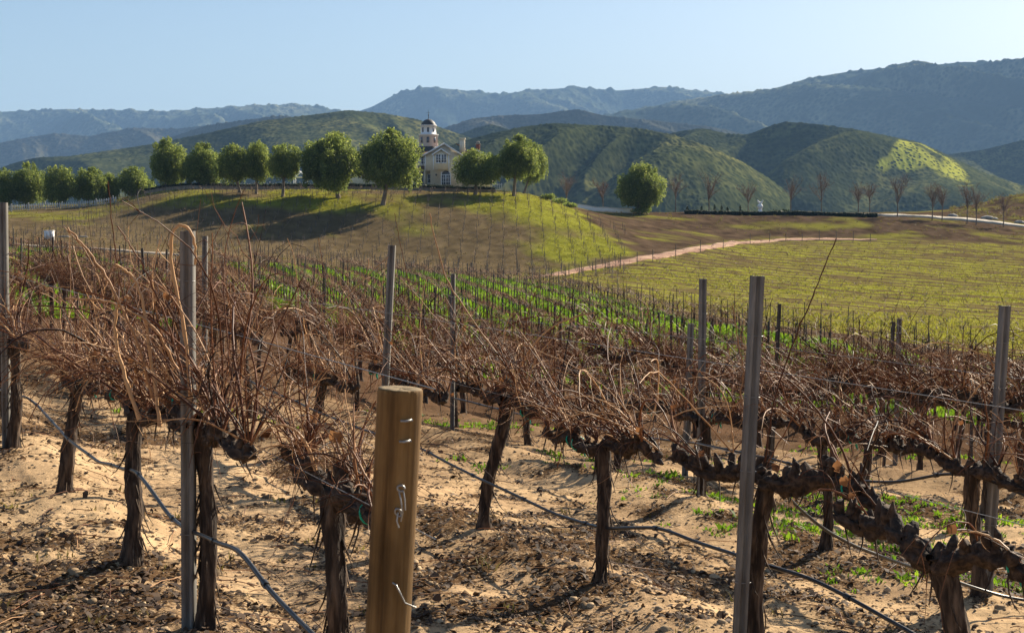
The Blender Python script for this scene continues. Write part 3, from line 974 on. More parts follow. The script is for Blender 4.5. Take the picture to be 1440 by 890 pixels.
# the other vines: rows that run straight near the camera, then bend with the slope
spots = []
for k, off in enumerate(ROWS):
    s0 = TVEC @ rowpt(720, off)
    far_end = 132 if k < 7 else 60
    for s in np.arange(-14, far_end, 1.55):
        p = NV * off + TVEC * (s + .4 * k)
        if p[1] < 3.2: continue
        u = float(uof(*p))
        if u < -70 or u > 1530: continue
        if p[1] > np.interp(u, [270, 330], [118, 26.5]) or p[1] > np.interp(u, YE_U, YE_Y): continue
        if k <= 2:
            d = min(np.linalg.norm(p - q) for q in vine_pos)
            lo = (None, 8.5, 11, 99)
            if d < 1.0 or (k == 0 and u > -5 and p[1] < 10) or (k == 1 and u > 400) or (k == 2 and u > 590 and u < 1420): continue
        spots.append((p[0], p[1], ROT, k))
FAN_U = [-300, 16, 370, 557, 920, 1440, 1700]
FAN_M = [-.5, -.43, -.25, -.155, -.065, .03, .05]
rows_mid = []
for sx in np.arange(-16, 27, 2.1):
    for sg in (1, -1):
        x, y = sx, 60.
        pts = [(x, y)]
        while 20 < y < 160:
            m = np.interp(uof(x, y), FAN_U, FAN_M); n_ = math.hypot(m, 1)
            x += sg * m / n_ * .4; y += sg / n_ * .4
            pts.append((x, y))
        if sg == 1: up = pts
        else: pts = pts[::-1] + up[1:]
    P = np.array(pts)
    u = uof(P[:, 0], P[:, 1]); ye = np.interp(u, YE_U, YE_Y)
    q = P @ NV
    ok = (P[:, 1] < ye - 1.0) & (q > 12.8) & (P[:, 1] > 29) & (u > 275) & (u < 1560)
    if ok.sum() > 10:
        rows_mid.append(P[ok])
# one row follows the lower edge of the block
eu = np.linspace(700, 1500, 500); ey = np.interp(eu, YE_U, YE_Y)
rows_mid.append(np.stack([(eu - 720) / F * ey, ey], -1))
for P in rows_mid:
    s = np.concatenate([[0], np.cumsum(np.linalg.norm(np.diff(P, axis=0), axis=1))])
    for q in np.arange(.5, s[-1], 1.55):
        x, y = np.interp(q, s, P[:, 0]), np.interp(q, s, P[:, 1])
        x2, y2 = np.interp(q + .3, s, P[:, 0]), np.interp(q + .3, s, P[:, 1])
        spots.append((x, y, math.atan2(y2 - y, x2 - x), 9))
spots.sort(key=lambda q: q[1])
N_IND = 300 - len(HERO)
near_spots, far_spots = spots[:N_IND], spots[N_IND:]
protos = {}
rv = np.random.default_rng(5)


def mid_label(x, y, k):
    if k == 0: return 'wild grapevine of the front row receding behind the cut-off metal post', 'front row vines past the cut-off post'
    if k == 1: return 'tangled grapevine of the second row receding towards the white box', 'second row vines towards the white box'
    if k == 2: return 'bare grapevine of the third row with canes touching its neighbours', 'third row vines beyond the named ones'
    if y < 26: return 'bare grapevine in the brown tangle between sandy rows and green strips', 'vines of the brown tangle in mid slope'
    return 'small bare grapevine in the rows between bright green grass strips', 'vines between the green grass strips'


for n_, (x, y, rz, k) in enumerate(near_spots):
    v = n_ % 7
    lod = 0 if y < 27.5 else 1
    if (lod, v) not in protos:
        rg = np.random.default_rng(300 + v + 50 * lod)
        rt = build_vine(rg, 'grapevine', rg.uniform(.82, .95), rg.normal(0, .05), rg.normal(0, .03), (.76, .76), 9 if lod == 0 else 2.6, (.45, 0), 3.2 if lod == 0 else 1.2, .50 if lod == 0 else .42, 1., False)
        protos[(lod, v)] = rt
    else:
        rt = copy_tree(protos[(lod, v)])
    rt.location = (x, y, float(T(x, y)))
    sc = rv.uniform(.92, 1.1) if y < 27.5 else rv.uniform(.78, .95)
    rt.scale = (sc, sc * rv.choice((1, -1)), sc * rv.uniform(.9, 1.12))
    rt.rotation_euler = (0, 0, rz + rv.normal(0, .05))
    lab, grp = mid_label(x, y, k)
    tag(rt, lab, 'grapevine', grp)


def low_vine(rg):
    Vs, Qs, Ts, n = [], [], [], 0
    def put(P, Rr, k, tone):
        nonlocal n
        v, q = tubes(P, Rr, k); Vs.append(v); Qs.append(q + n); n += len(v)
        Ts.append(np.repeat(tone, len(v) // len(tone)))
    tr, rad, arms = vine_frame(rg)
    put(tr[::6][None], rad[::6][None] * .8, 5, np.array([.02]))
    for A, ra in arms: put(A[::7][None], ra[::7][None] * .75, 4, np.array([.0]))
    _, _, P, Rr, tone = cane_set(rg, arms, 2.0, (.2, 0), .42, 5)
    put(P, Rr * 1.4, 3, tone)
    return np.concatenate(Vs), np.concatenate(Qs), np.concatenate(Ts)


lows = [low_vine(np.random.default_rng(700 + i)) for i in range(6)]
VV, QQ, TT, nn = [], [], [], 0
for i, (x, y, rz, k) in enumerate(far_spots):
    V, Q, t = lows[i % 6]
    c, s = math.cos(rz), math.sin(rz)
    sc = rv.uniform(.75, .95); fl = rv.choice((1, -1))
    W = np.stack([x + sc * (V[:, 0] * c - fl * V[:, 1] * s), y + sc * (V[:, 0] * s + fl * V[:, 1] * c), float(T(x, y)) + V[:, 2] * sc], -1)
    VV.append(W); QQ.append(Q + nn); TT.append(t); nn += len(W)
tag(mk('distant_vines', np.concatenate(VV), np.concatenate(QQ), M['cane'], None, True, {'tone': np.concatenate(TT)}), 'mass of small bare vines in the far rows below the knoll', 'vines', kind='stuff')
print('vines', len(HERO), len(near_spots), len(far_spots))

# ------------------------------------------------------------------ posts
def channel_post(h, w=.062, d=.052):
    """rolled steel line post: an open hat section with a middle groove and wire tabs"""
    pr = np.array([(-.5, .25), (-.5, -.5), (-.22, -.5), (-.12, -.18), (.12, -.18), (.22, -.5), (.5, -.5), (.5, .25), (.62, .5), (.46, .5), (.40, .28), (.40, -.36), (.26, -.36), (.16, -.02), (-.16, -.02), (-.26, -.36), (-.40, -.36), (-.40, .28), (-.46, .5), (-.62, .5)]) * (w / 1.24, d)
    k = len(pr); n = 7
    zs = np.linspace(-.25, h, n)
    mb = MB()
    V = np.concatenate([np.column_stack([pr, np.full(k, z)]) for z in zs])
    Q = [(i * k + j, i * k + (j + 1) % k, (i + 1) * k + (j + 1) % k, (i + 1) * k + j) for i in range(n - 1) for j in range(k)]
    mb.add(V, Q)
    # end cap strips of the top
    mb.add(np.column_stack([pr, np.full(k, h)]), [(0, 1, 16, 17), (1, 2, 15, 16), (2, 3, 14, 15), (3, 4, 13, 14), (4, 5, 12, 13), (5, 6, 11, 12), (6, 7, 10, 11)])
    return mb


POSTS = [
    ((4, 285), (9, 632), 'upright grey metal post cut off by the picture edge'),
    ((263, 325), (265, 884), 'tall grey metal post with a pale cane hooked over its top'),
    ((1066, 388), (1038, 948), 'tall leaning grey metal post in front of the stout vine'),
    ((551, 345), (533, None), 'slanting grey metal post rising behind the wooden end post'),
    ((288, 332), (284, None), 'thin grey metal post just behind the one with the hooked cane'),
    ((989, 392), (985, 702), 'wide grey metal post standing at the foot of a third row vine'),
    ((972, 455), (966, None), 'narrower grey metal post paired close beside a wide one'),
    ((637, 385), (636, 604), 'grey metal post rising out of the brown canes over green weeds'),
    ((1414, 430), (1388, 834), 'slanting metal post near the picture edge beside a multi-stemmed vine'),
    ((1265, 448), (1259, 652), 'thin metal post standing alone between the slanting posts'),
]
for (ut, vt), (ub, vb), lab in POSTS:
    if vb is None:
        off = ROWS[1] if ub < 700 else ROWS[2] + 1.2
        p = rowpt(ub, off)
        b = np.array([p[0], p[1], float(T(p[0], p[1]))])
    else:
        b = hit(ub, vb)
    tp = at(ut, vt, b[1])
    d = tp - b
    h = float(np.linalg.norm(d))
    mb = channel_post(h)
    o = mb.build('metal_post', M['steel'], None)
    o.location = b
    o.rotation_euler = (0, math.atan2(d[0], d[2]), 0)
    for z in (.42, .92, 1.25, 1.52):
        if z < h - .05:
            wr = MB()
            an = np.linspace(0, 6.28, 11)
            wr.tube(np.stack([.035 * np.cos(an), .023 * np.sin(an), np.full(11, z)], -1), .0018, 4)
            wr.build('wire_clip', M['wire'], o, True)
    tag(o, lab, 'metal post', 'metal trellis posts')

# slim metal line posts of the further rows
def row_sites():
    out = []
    for k, off in enumerate(ROWS):
        for s in np.arange(-10, 132, 4.65):
            p = NV * off + TVEC * (s + 1.1 * k)
            u = float(uof(*p))
            if p[1] < (16 if k < 2 else 13) or u < -40 or u > 1480: continue
            if k <= 2 and u > 380 : continue
            if k == 3 and abs(u - 1262) < 40: continue
            if p[1] > np.interp(u, [270, 330], [118, 26.5]) or p[1] > np.interp(u, YE_U, YE_Y): continue
            out.append((p[0], p[1]))
    for P in rows_mid:
        s = np.concatenate([[0], np.cumsum(np.linalg.norm(np.diff(P, axis=0), axis=1))])
        for q in np.arange(.2, s[-1], 4.65):
            out.append((np.interp(q, s, P[:, 0]), np.interp(q, s, P[:, 1])))
        out.append(tuple(P[-1])); out.append(tuple(P[0]))
    out.sort(key=lambda q: q[1])
    return out


sites = row_sites()
pm = channel_post(1.7, .036, .026).build('metal_post', M['stake'], None)
first = True
for x, y in sites[:285]:
    o = pm if first else link(pm.copy())
    first = False
    o.location = (x, y, float(T(x, y))); o.rotation_euler = (rv.normal(0, .03), rv.normal(0, .03), rv.uniform(-.3, .3)); o.scale = (1, 1, rv.uniform(.88, 1.1))
    if y < 45:
        tag(o, 'slim dark metal post poking out of the brown tangle of canes', 'metal post', 'slim posts in the brown tangle')
    else:
        tag(o, 'small dark metal post in the rows along the green grass strips', 'metal post', 'small posts along the green strips')
mb = MB()
for x, y in sites[285:]:
    z = float(T(x, y)); mb.tube([(x, y, z - .1), (x + rv.normal(0, .03), y, z + rv.uniform(1.4, 1.7))], .022, 4)
# thin stakes of the young planting on the knoll and of the far field
def stakes(sites, h, r):
    for x, y in sites:
        z = float(T(x, y)); mb.tube([(x, y, z - .1), (x + rv.normal(0, .03), y, z + h * rv.uniform(.8, 1.15))], r, 4)
kn = []
for y in np.arange(168, 232, 2.7):
    for x in np.arange(-62, 24, 1.9):
        u = float(uof(x, y)) ; xx, yy = x + rv.normal(0, .12), y + rv.normal(0, .2) - .10 * x
        if u < 880 and in_block(np.array([xx]), np.array([yy]))[0] < .05: kn.append((xx, yy))
stakes(kn, 1.2, .028)
eg = [hit(u, v) for u, v in ((800, 388), (818, 385), (838, 381), (856, 378), (872, 375), (896, 372), (918, 368), (950, 362), (985, 355), (1017, 350), (1055, 343), (1082, 341), (1105, 339), (1128, 339), (1152, 338), (1176, 339), (1200, 339), (1224, 340))]
stakes([q[:2] for q in eg], 1.7, .05)
tag(mb.build('distant_stakes', M['stake'], None, True), 'many thin dark stakes on the knoll, in the far rows and along the field edge', 'stakes', kind='stuff')
print('posts', len(sites), 'knoll stakes', len(kn))

# low young vines of the far field
fv = MB()
VV, TT, QQ = [], [], []
c = 0
for q in np.arange(100, 330, 5.2):
    for x in np.arange(6, 120, 2.8):
        y = q + 2.6 - .45 * x + rv.normal(0, .5)
        y -= 2.2 * float(fbm(np.array([x / 30]), np.array([y / 30]), octaves=2, seed=5)[0])
        u = float(uof(x, y))
        if y < 60 or y > 249 or u > 1500: continue
        if u < np.interp(y, [60, 100, 130, 155, 165, 185, 200, 215, 235, 252], [1510, 890, 800, 750, 780, 862, 918, 965, 1025, 1075]): continue
        if in_block(np.array([x]), np.array([y]))[0] > .05: continue
        z = float(T(x, y))
        for _ in range(4):
            a = rv.uniform(0, 6.28)
            VV.append([(x, y, z), (x + .25 * math.cos(a), y + .25 * math.sin(a), z + rv.uniform(.15, .4)), (x + .5 * math.cos(a), y + .5 * math.sin(a), z + rv.uniform(.1, .5))])
for x, y in kn:
    z = float(T(x, y))
    for _ in range(2):
        a = rv.uniform(0, 6.28); l = rv.uniform(.2, .5)
        VV.append([(x, y, z + .1), (x + l * math.cos(a), y + l * math.sin(a), z + rv.uniform(.4, .75)), (x + 1.6 * l * math.cos(a), y + 1.6 * l * math.sin(a), z + rv.uniform(.3, .9))])
VV = np.array(VV)
v, q = tubes(VV, np.full(VV.shape[:2], .02), 3)
tag(mk('young_vines', v, q, M['twig'], None, True, {'tone': np.repeat(rv.uniform(.2, .9, len(VV)), 9)}), 'low young bare vines in lines over the knoll and the yellow green field', 'vines', kind='stuff')

# ------------------------------------------------------------------ wooden end post
b = hit(540, 1330)
p = rowpt(520, ROWS[0] - .22)
b = np.array([p[0], p[1], float(T(p[0], p[1]))])
tp = at(563, 546, b[1])
d = tp - b; h = float(np.linalg.norm(d))
rp = .0515 * b[1] / 3.4 * 1.06
k = 72; n = 40
ang = np.arange(k) * 2 * np.pi / k
zs = np.concatenate([np.linspace(-.3, h - .012, n - 2), [h - .004, h]])
rr = np.concatenate([np.full(n - 2, 1.), [.985, .95]])
V = []
for z, f in zip(zs, rr):
    r = rp * f * (1 + .012 * vn(np.cos(ang) * 2, np.sin(ang) * 2, np.full(k, z * 2.)) - .13 * np.exp(-((ang - 4.35 - .06 * math.sin(z * 3)) / .035) ** 2) - .10 * np.exp(-((ang - 5.35 + .03 * math.sin(z * 5)) / .03) ** 2))
    V.append(np.stack([r * np.cos(ang), r * np.sin(ang), np.full(k, z)], -1))
for f in (.75, .5, .25, .02):
    V.append(np.stack([rp * f * np.cos(ang), rp * f * np.sin(ang), h + .002 - .004 * np.abs(vn(ang * 2.2, ang * 0 + f)) * (f > .1)], -1))
m_ = len(V)
V = np.concatenate(V)
Q = [(i * k + j, i * k + (j + 1) % k, (i + 1) * k + (j + 1) % k, (i + 1) * k + j) for i in range(m_ - 1) for j in range(k)]
mid = [0 if i < n - 1 else 1 for i in range(m_ - 1) for j in range(k)]
po = mk('wooden_post', V, Q, [M['post_wood'], M['end_grain']], None, True, midx=mid)
po.location = b; po.rotation_euler = (-math.atan2(d[1], d[2]), math.atan2(d[0], d[2]), 0)
tag(po, 'thick round wooden end post with bright staples and wire ends', 'wooden post')
sc = b[1] / F
for px, vv, kind in ((573, 588, 's'), (571, 617, 's'), (566, 682, 'w'), (562, 716, 'k'), (560, 820, 'w2')):
    z = h - (vv - 546) * sc * 1.0
    xo = (px - (563 - (vv - 546) * .055)) * sc
    yo = -math.sqrt(max(rp ** 2 - xo ** 2, 1e-6))
    mb = MB()
    c = np.array([xo, yo - .001, z])
    if kind == 's':
        mb.tube([c + (-.012, .004, 0), c + (-.011, -.008, .001), c + (0, -.012, .002), c + (.011, -.006, .004), c + (.012, .006, .004)], .0034, 6)
        mb.tube([c + (.002, -.006, .003), c + (.018, -.004, .004)], .0028, 5)
    elif kind == 'w':
        an = np.linspace(0, 5.6, 14)
        mb.tube(np.stack([c[0] + .009 * np.cos(an), c[1] - .008 + 0 * an, c[2] + .008 * np.sin(an)], -1), .003, 6)
        mb.tube([c + (-.006, -.004, -.004), c + (.002, -.012, -.03), c + (.008, -.012, -.06), c + (.004, -.006, -.085)], .0022, 5)
        mb.tube([c + (.006, -.004, -.006), c + (.012, -.010, -.03), c + (.014, -.008, -.055)], .002, 5)
    elif kind == 'k':
        an = np.linspace(0, 9, 26)
        mb.tube(np.stack([c[0] + .008 * np.cos(an), c[1] - .007 - .003 * np.sin(an * .7), c[2] + .010 * np.sin(an * .9)], -1), .0025, 6)
        mb.tube([c + (0, -.006, 0), c + (-.002, -.013, -.02), c + (.004, -.012, -.038)], .0024, 5)
    else:
        mb.tube([c + (-.012, -.004, .006), c + (-.002, -.011, .002), c + (.010, -.010, -.02), c + (.022, -.004, -.045), c + (.050, .02, -.062)], .0023, 5)
    mb.build('staple', M['wire'], po, True)

# old wooden line posts among the rows
for (ub, vt, off, w, lab) in ((415, 470, 3, .05, 'weathered wooden line post in the tangle behind a second row vine'), (478, 500, 4, .05, 'squat wooden line post deep in the brown canes near the end post top'), (792, 585, 4, .045, 'pale square wooden line post under the third row canes'), (862, 540, 5, .045, 'faded wooden line post behind the straight dark vine'), (128, 388, 2, .05, 'weathered wooden line post among the front row canes')):
    p = rowpt(ub, ROWS[off]); z = float(T(p[0], p[1])); h = float(np.clip(at(ub, vt, p[1])[2] - z, .9, 1.75))
    mb = MB(); mb.lathe([(w * 1.04, -.2), (w, .3), (w * .97, h - .02), (w * .85, h), (.002, h + .003)], k=14)
    o = mb.build('wooden_post', M['post_wood'], None, True); o.location = (p[0], p[1], z); o.rotation_euler = (rv.normal(0, .03), rv.normal(0, .03), 0)
    st = MB(); st.tube([(-.012, -w - .002, h - .12), (0, -w - .008, h - .118), (.012, -w - .002, h - .115)], .003, 5); st.build('staple', M['wire'], o, True)
    tag(o, lab, 'wooden post')

# ------------------------------------------------------------------ drip hoses and wires
def plane_pt(u, v, off):
    d = ray(u, v); y = off / (NV[0] * d[0] + NV[1]); return d * y


def hose(px, off, label, r=.0095):
    pts = np.array([plane_pt(u, v, off - .07) for u, v in px])
    s = np.concatenate([[0], np.cumsum(np.linalg.norm(np.diff(pts, axis=0), axis=1))])
    ss = np.arange(0, s[-1], .035)
    c = np.stack([np.interp(ss, s, pts[:, k]) for k in range(3)], -1)
    w = 7; kk = np.hanning(2 * w + 1); kk /= kk.sum()
    for k in range(3): c[:, k] = np.convolve(np.pad(c[:, k], w, mode='reflect', reflect_type='odd'), kk, 'valid')
    c[:, 0] += .006 * vn(ss * 2, ss * 0, seed=1); c[:, 2] += .006 * vn(ss * 2.3, ss * 0, seed=2)
    g = np.maximum(c[:, 2], T(c[:, 0], c[:, 1]) + .02)
    c[:, 2] = g
    mb = MB(); mb.tube(c, r, 8)
    o = mb.build('drip_hose', M['hose'], None, True)
    for i in range(18, len(c) - 4, 22):
        em = MB(); em.tube([c[i], c[i + 1]], r * 1.5, 8)
        em.build('emitter', M['hose'], o, True)
    tag(o, label, 'drip hose', 'black drip hoses along the rows')


hose([(-40, 535), (0, 548), (35, 558), (55, 572), (95, 617), (140, 650), (190, 662), (215, 690), (240, 728), (262, 745), (300, 760), (335, 770), (380, 830), (440, 890), (500, 960), (560, 1040)], ROWS[0], 'black drip hose sagging past the thick shaggy vine and hooked-cane post')
hose([(330, 525), (360, 540), (445, 578), (500, 600), (590, 630), (690, 680), (780, 722), (845, 742), (930, 742), (1000, 768), (1060, 790), (1140, 812), (1205, 846), (1285, 892), (1400, 960)], ROWS[1], 'black drip hose running across the sand past the straight dark vine')
hose([(640, 560), (742, 585), (880, 610), (985, 625), (1090, 645), (1160, 666), (1210, 677), (1260, 678), (1330, 664), (1375, 668), (1440, 697), (1530, 730)], ROWS[2], 'black drip hose stretched along the third row over green weeds')
b = hit(1376, 834)
mbh = MB(); pth = [at(1066, 655, 6.55), at(1085, 672, 6.6), at(1120, 712, 6.8), at(1160, 745, 7.0), at(1200, 767, 7.2), at(1260, 790, 7.5), at(1330, 812, 7.9), at(1370, 826, 8.05), at(1410, 838, 8.1), at(1450, 845, 8.1), at(1530, 850, 8.1)]
pth = np.array(pth); s = np.linspace(0, len(pth) - 1, 70)
pp = np.stack([np.interp(s, np.arange(len(pth)), pth[:, k]) for k in range(3)], -1)
for k in range(3): pp[2:-2, k] = np.convolve(pp[:, k], np.ones(5) / 5, 'valid')
pp[:, 2] = np.maximum(pp[:, 2], T(pp[:, 0], pp[:, 1]) + .02)
mbh.tube(pp, .009, 8)
tag(mbh.build('drip_hose', M['hose'], None, True), 'loose black hose hanging from the stout vine head down to the sand', 'drip hose', 'black drip hoses along the rows')
for k, nm in ((0, 'front row'), (1, 'second row'), (2, 'third row')):
    for hz, wl in ((.90, 'low wire holding the arms of the ' + nm + ' vines'), (1.32, 'upper wire through the canes of the ' + nm + ' vines')):
        s0 = 3.6 if k == 0 else -9
        ss = np.arange(s0, 60, .5); P = NV[None] * (ROWS[k] + .03) + TVEC[None] * ss[:, None]
        ok = P[:, 1] > 3.35
        P = P[ok]
        z = T(P[:, 0], P[:, 1]); z = np.convolve(np.pad(z, 6, mode='edge'), np.ones(13) / 13, 'valid') + hz
        mb = MB(); mb.tube(np.column_stack([P, z]), .0016, 4)
        tag(mb.build('trellis_wire', M['wire'], None, True), 'thin grey ' + wl, 'wire', 'trellis wires')

# ------------------------------------------------------------------ ground cover
def cards(C, size, rg, up=0., asp=.5, curlf=.3):
    """small bent leaf pieces lying about: 6 vertices, 2 quads each"""
    n = len(C)
    a = rg.uniform(0, 6.283, n); tl = rg.normal(0, .35, (n, 2))
    e1 = np.stack([np.cos(a), np.sin(a), tl[:, 0]], -1) * size[:, None]
    e2 = np.stack([-np.sin(a), np.cos(a), tl[:, 1]], -1) * size[:, None] * asp
    lift = np.zeros((n, 3)); lift[:, 2] = size * rg.uniform(-.2, curlf * 2, n)
    V = np.stack([C - e1 - e2 * .5, C - e1 + e2 * .5, C - e2 + lift, C + e2 + lift, C + e1 - e2 * .4, C + e1 + e2 * .4], 1)
    i = np.arange(n)[:, None] * 6
    Q = np.concatenate([i + np.array([[0, 2, 3, 1]]), i + np.array([[2, 4, 5, 3]])])
    return V.reshape(-1, 3), Q


def scatter(n, r0, r1, t0=-.42, t1=.42):
    y = np.exp(rng.uniform(math.log(r0), math.log(r1), n)); t = rng.uniform(t0, t1, n)
    return t * y, y


def zmicro(x, y):
    RR = np.hypot(x, y); nb = 1 - sstep(25, 45, RR)
    return T(x, y) + nb * (.042 * fbm(x / .45, y / .45, octaves=4, seed=71) + .022 * np.maximum(0, fbm(x / .09, y / .09, octaves=2, seed=73)) + .05 * fbm(x / 1.6, y / 1.6, octaves=2, seed=75))


x, y = scatter(170000, 3.2, 28)
_, lit = zones(x, y)
ok = lit + rng.normal(0, .13, len(x)) > .40
x, y = x[ok], y[ok]
C = np.column_stack([x, y, zmicro(x, y) + rng.uniform(.0, .012, len(x))])
sz = np.clip(rng.gamma(3, .0042, len(x)), .004, .035)
V, Q = cards(C, sz, rng, asp=.55)
tn = np.clip(rng.beta(1.6, 2.6, len(x)) + .03, 0, 1)
tag(mk('leaf_litter', V, Q, M['litter'], None, False, {'tone': np.repeat(tn, 6)}), 'brown dead leaves and bark crumbs on the sand under the vines', 'leaf litter', kind='stuff')
print('litter', len(x))

# clods and pebbles: little irregular lumps
x, y = scatter(26000, 3.2, 20)
n = len(x)
sz = np.clip(rng.gamma(1.8, .0045, n), .003, .045)
oc = np.array([(1, 0, 0), (0, 1, 0), (-1, 0, 0), (0, -1, 0), (.6, .6, .7), (-.6, .6, .6), (-.6, -.6, .7), (.6, -.6, .6), (0, 0, 1.)])
V = oc[None] * (1 + rng.normal(0, .22, (n, 9, 3))) * sz[:, None, None] * np.array([1, 1, .75])
V = V + np.column_stack([x, y, zmicro(x, y) - .1 * sz])[:, None]
i = np.arange(n)[:, None] * 9
Q3 = np.concatenate([i + np.array([[a, b, c]]) for a, b, c in ((0, 1, 4), (1, 2, 5), (2, 3, 6), (3, 0, 7), (4, 5, 8), (5, 6, 8), (6, 7, 8), (7, 4, 8), (1, 5, 4), (2, 6, 5), (3, 7, 6), (0, 4, 7))])
tag(mk('soil_clods', V.reshape(-1, 3), Q3, M['clod'], None, True, {'tone': np.repeat(rng.uniform(0, 1, n), 9)}), 'sandy clods and pebbles scattered between the vines', 'clods', kind='stuff')

# fallen prunings
n = 900
x, y = scatter(n, 3.6, 18)
a = rng.uniform(0, 6.28, n); L = rng.gamma(3, .07, n)
P = np.stack([np.stack([x + np.cos(a) * L * f, y + np.sin(a) * L * f, zmicro(x + np.cos(a) * L * f, y + np.sin(a) * L * f) + .012 + .01 * math.sin(f * 3)], -1) for f in (0, .33, .66, 1)], 1)
V, Q = tubes(P, np.full((n, 4), .0025), 4)
tag(mk('pruned_twigs', V, Q, M['cane'], None, True, {'tone': np.repeat(rng.uniform(0, .9, n), 16)}), 'cut twigs lying on the sand between the rows', 'twigs', kind='stuff')


def tufts(x, y, h, nb, w, mat, name, label, cat, toned, spread=.5, z=None, shear=0):
    n = len(x)
    z = T(x, y) if z is None else z
    X = np.repeat(x, nb) + rng.normal(0, 1, n * nb) * np.repeat(h, nb) * spread
    Y = np.repeat(y, nb) + rng.normal(0, 1, n * nb) * np.repeat(h, nb) * spread
    Z = np.repeat(z, nb) - .01
    a = rng.uniform(0, 6.28, n * nb); H = np.repeat(h, nb) * rng.uniform(.5, 1.25, n * nb)
    W = H * w
    ln = rng.normal(0, .45, (n * nb, 2)) * H[:, None]
    b = np.column_stack([X, Y, Z]); e = np.column_stack([np.cos(a) * W, np.sin(a) * W, 0 * W])
    mid = b + np.column_stack([ln * .35, H * .6]); tip = b + np.column_stack([ln, H])
    V = np.stack([b - e * .7, b + e * .7, mid - e, mid + e, tip - e * .15, tip + e * .15], 1)
    i = np.arange(n * nb)[:, None] * 6
    Q = np.concatenate([i + np.array([[0, 1, 3, 2]]), i + np.array([[2, 3, 5, 4]])])
    tn = np.clip(np.repeat(toned, nb) + rng.normal(0, .15, n * nb), 0, 1)
    o = mk(name, V.reshape(-1, 3), Q, mat, None, False, {'tone': np.repeat(tn, 6)})
    return tag(o, label, cat, kind='stuff')


# weeds between the near rows
W = []
for u, v, sp, n in ((640, 598, (.5, .35), 120), (700, 604, (.4, .3), 50), (1040, 712, (.5, .25), 120), (1100, 738, (.45, .2), 110), (1180, 752, (.5, .2), 60), (1205, 706, (.6, .2), 110), (1290, 722, (.6, .18), 110), (1340, 736, (.5, .15), 70), (1395, 742, (.4, .15), 60), (1420, 752, (.4, .15), 60),
                    (1270, 800, (.4, .12), 50), (1400, 820, (.3, .15), 60), (930, 700, (.3, .15), 20), (900, 672, (.4, .2), 25), (1130, 640, (.7, .5), 90), (1240, 640, (.7, .5), 80), (1000, 650, (.8, .4), 70), (700, 655, (.4, .2), 25), (1330, 650, (.6, .5), 60), (860, 650, (.5, .3), 30), (300, 575, (.6, .5), 60), (350, 590, (.5, .4), 30)):
    b = hit(u, v); n = int(n * .45); W.append(b[:2] + rng.normal(0, 1, (n, 2)) * sp)
W = np.concatenate(W)
tufts(W[:, 0], W[:, 1], rng.uniform(.018, .055, len(W)), 12, .2, M['grass'], 'weeds', 'low green weeds in patches on the sand', 'weeds', rng.uniform(.1, .8, len(W)), .75, zmicro(W[:, 0], W[:, 1]))
x, y = scatter(220, 3.4, 12)
tufts(x, y, rng.uniform(.02, .06, 220), 9, .10, M['meadow'], 'dry_grass', 'sparse dry grass tufts on the sand', 'dry grass', rng.uniform(0, .3, 220), .6, zmicro(x, y))

# bright grass strips between the rows of the lower slope
G = []
srt = rows_mid[:-1]
for a_, b_ in zip(srt[:-1], srt[1:]):
    for P in (a_,):
        s = np.concatenate([[0], np.cumsum(np.linalg.norm(np.diff(P, axis=0), axis=1))])
        n = int(s[-1] * 22)
        q = rng.uniform(0, s[-1], n)
        px = np.interp(q, s, P[:, 0]); py = np.interp(q, s, P[:, 1])
        ox = np.interp(py, b_[:, 1], b_[:, 0], left=np.nan, right=np.nan)
        sp = np.where(np.isnan(ox), 2.5, np.clip(ox - px, 1.2, 6))
        px = px + sp * (.5 + rng.normal(0, .115, n))
        G.append(np.column_stack([px, py]))
for k in range(7):
    s = rng.uniform(30, 135, 1500); p = NV[None] * (ROWS[k] + 1.21 + rng.normal(0, .22, (1500, 1))) + TVEC[None] * s[:, None]
    u = uof(p[:, 0], p[:, 1])
    G.append(p[(u < 330) & (u > -60) & (p[:, 1] < np.interp(u, YE_U, YE_Y))])
G = np.concatenate(G)
u = uof(G[:, 0], G[:, 1]); ye = np.interp(u, YE_U, YE_Y)
dens = .48 + .9 * fbm(G[:, 0] / 5, G[:, 1] / 9, octaves=3, seed=91) + .35 * sstep(430, 640, u) * (1 - sstep(1000, 1300, u))
ok = (G[:, 1] < ye - 1.2) & (rng.random(len(G)) < dens) & (G[:, 1] > 33)
G = G[ok]
tufts(G[:, 0], G[:, 1], rng.uniform(.13, .28, len(G)), 5, .22, M['grass'], 'grass_strips', 'bright green grass growing in strips between the far rows', 'grass', np.clip(.5 + .5 * fbm(G[:, 0] / 4, G[:, 1] / 4, seed=93), 0, 1), .75)
print('grass', len(G))

# meadow grass on the knoll and in the far field
n = 60000
x, y = scatter(n, 160, 252, -.40, .40)
u = uof(x, y)
kg = knoll_green(x, y); fr = field_rows(x, y)
infield = (u > np.interp(y, [60, 100, 130, 155, 165, 185, 200, 215, 235, 252], [1500, 880, 790, 740, 770, 850, 905, 950, 1010, 1060]) + 8) & (y < 249)
g = np.where(infield, fr, kg)
pathd = np.full(n, 9.)
pp_ = np.array([hit(*q)[:2] for q in PATH_PX]); pp_ = np.concatenate([pp_[:-1] + (pp_[1:] - pp_[:-1]) * f for f in np.linspace(0, 1, 12)])
for q in pp_: pathd = np.minimum(pathd, np.hypot(x - q[0], y - q[1]))
blk = in_block(x, y)
ok = (rng.random(n) < .06 + .6 * g ** 2) & (blk < .2) & (pathd > 1.9) & ((u < np.interp(y, [160, 185, 200, 215, 230, 250], [955, 908, 885, 855, 818, 795])) | infield)
x2, y2 = scatter(16000, 75, 170, .0, .40)
u2 = uof(x2, y2)
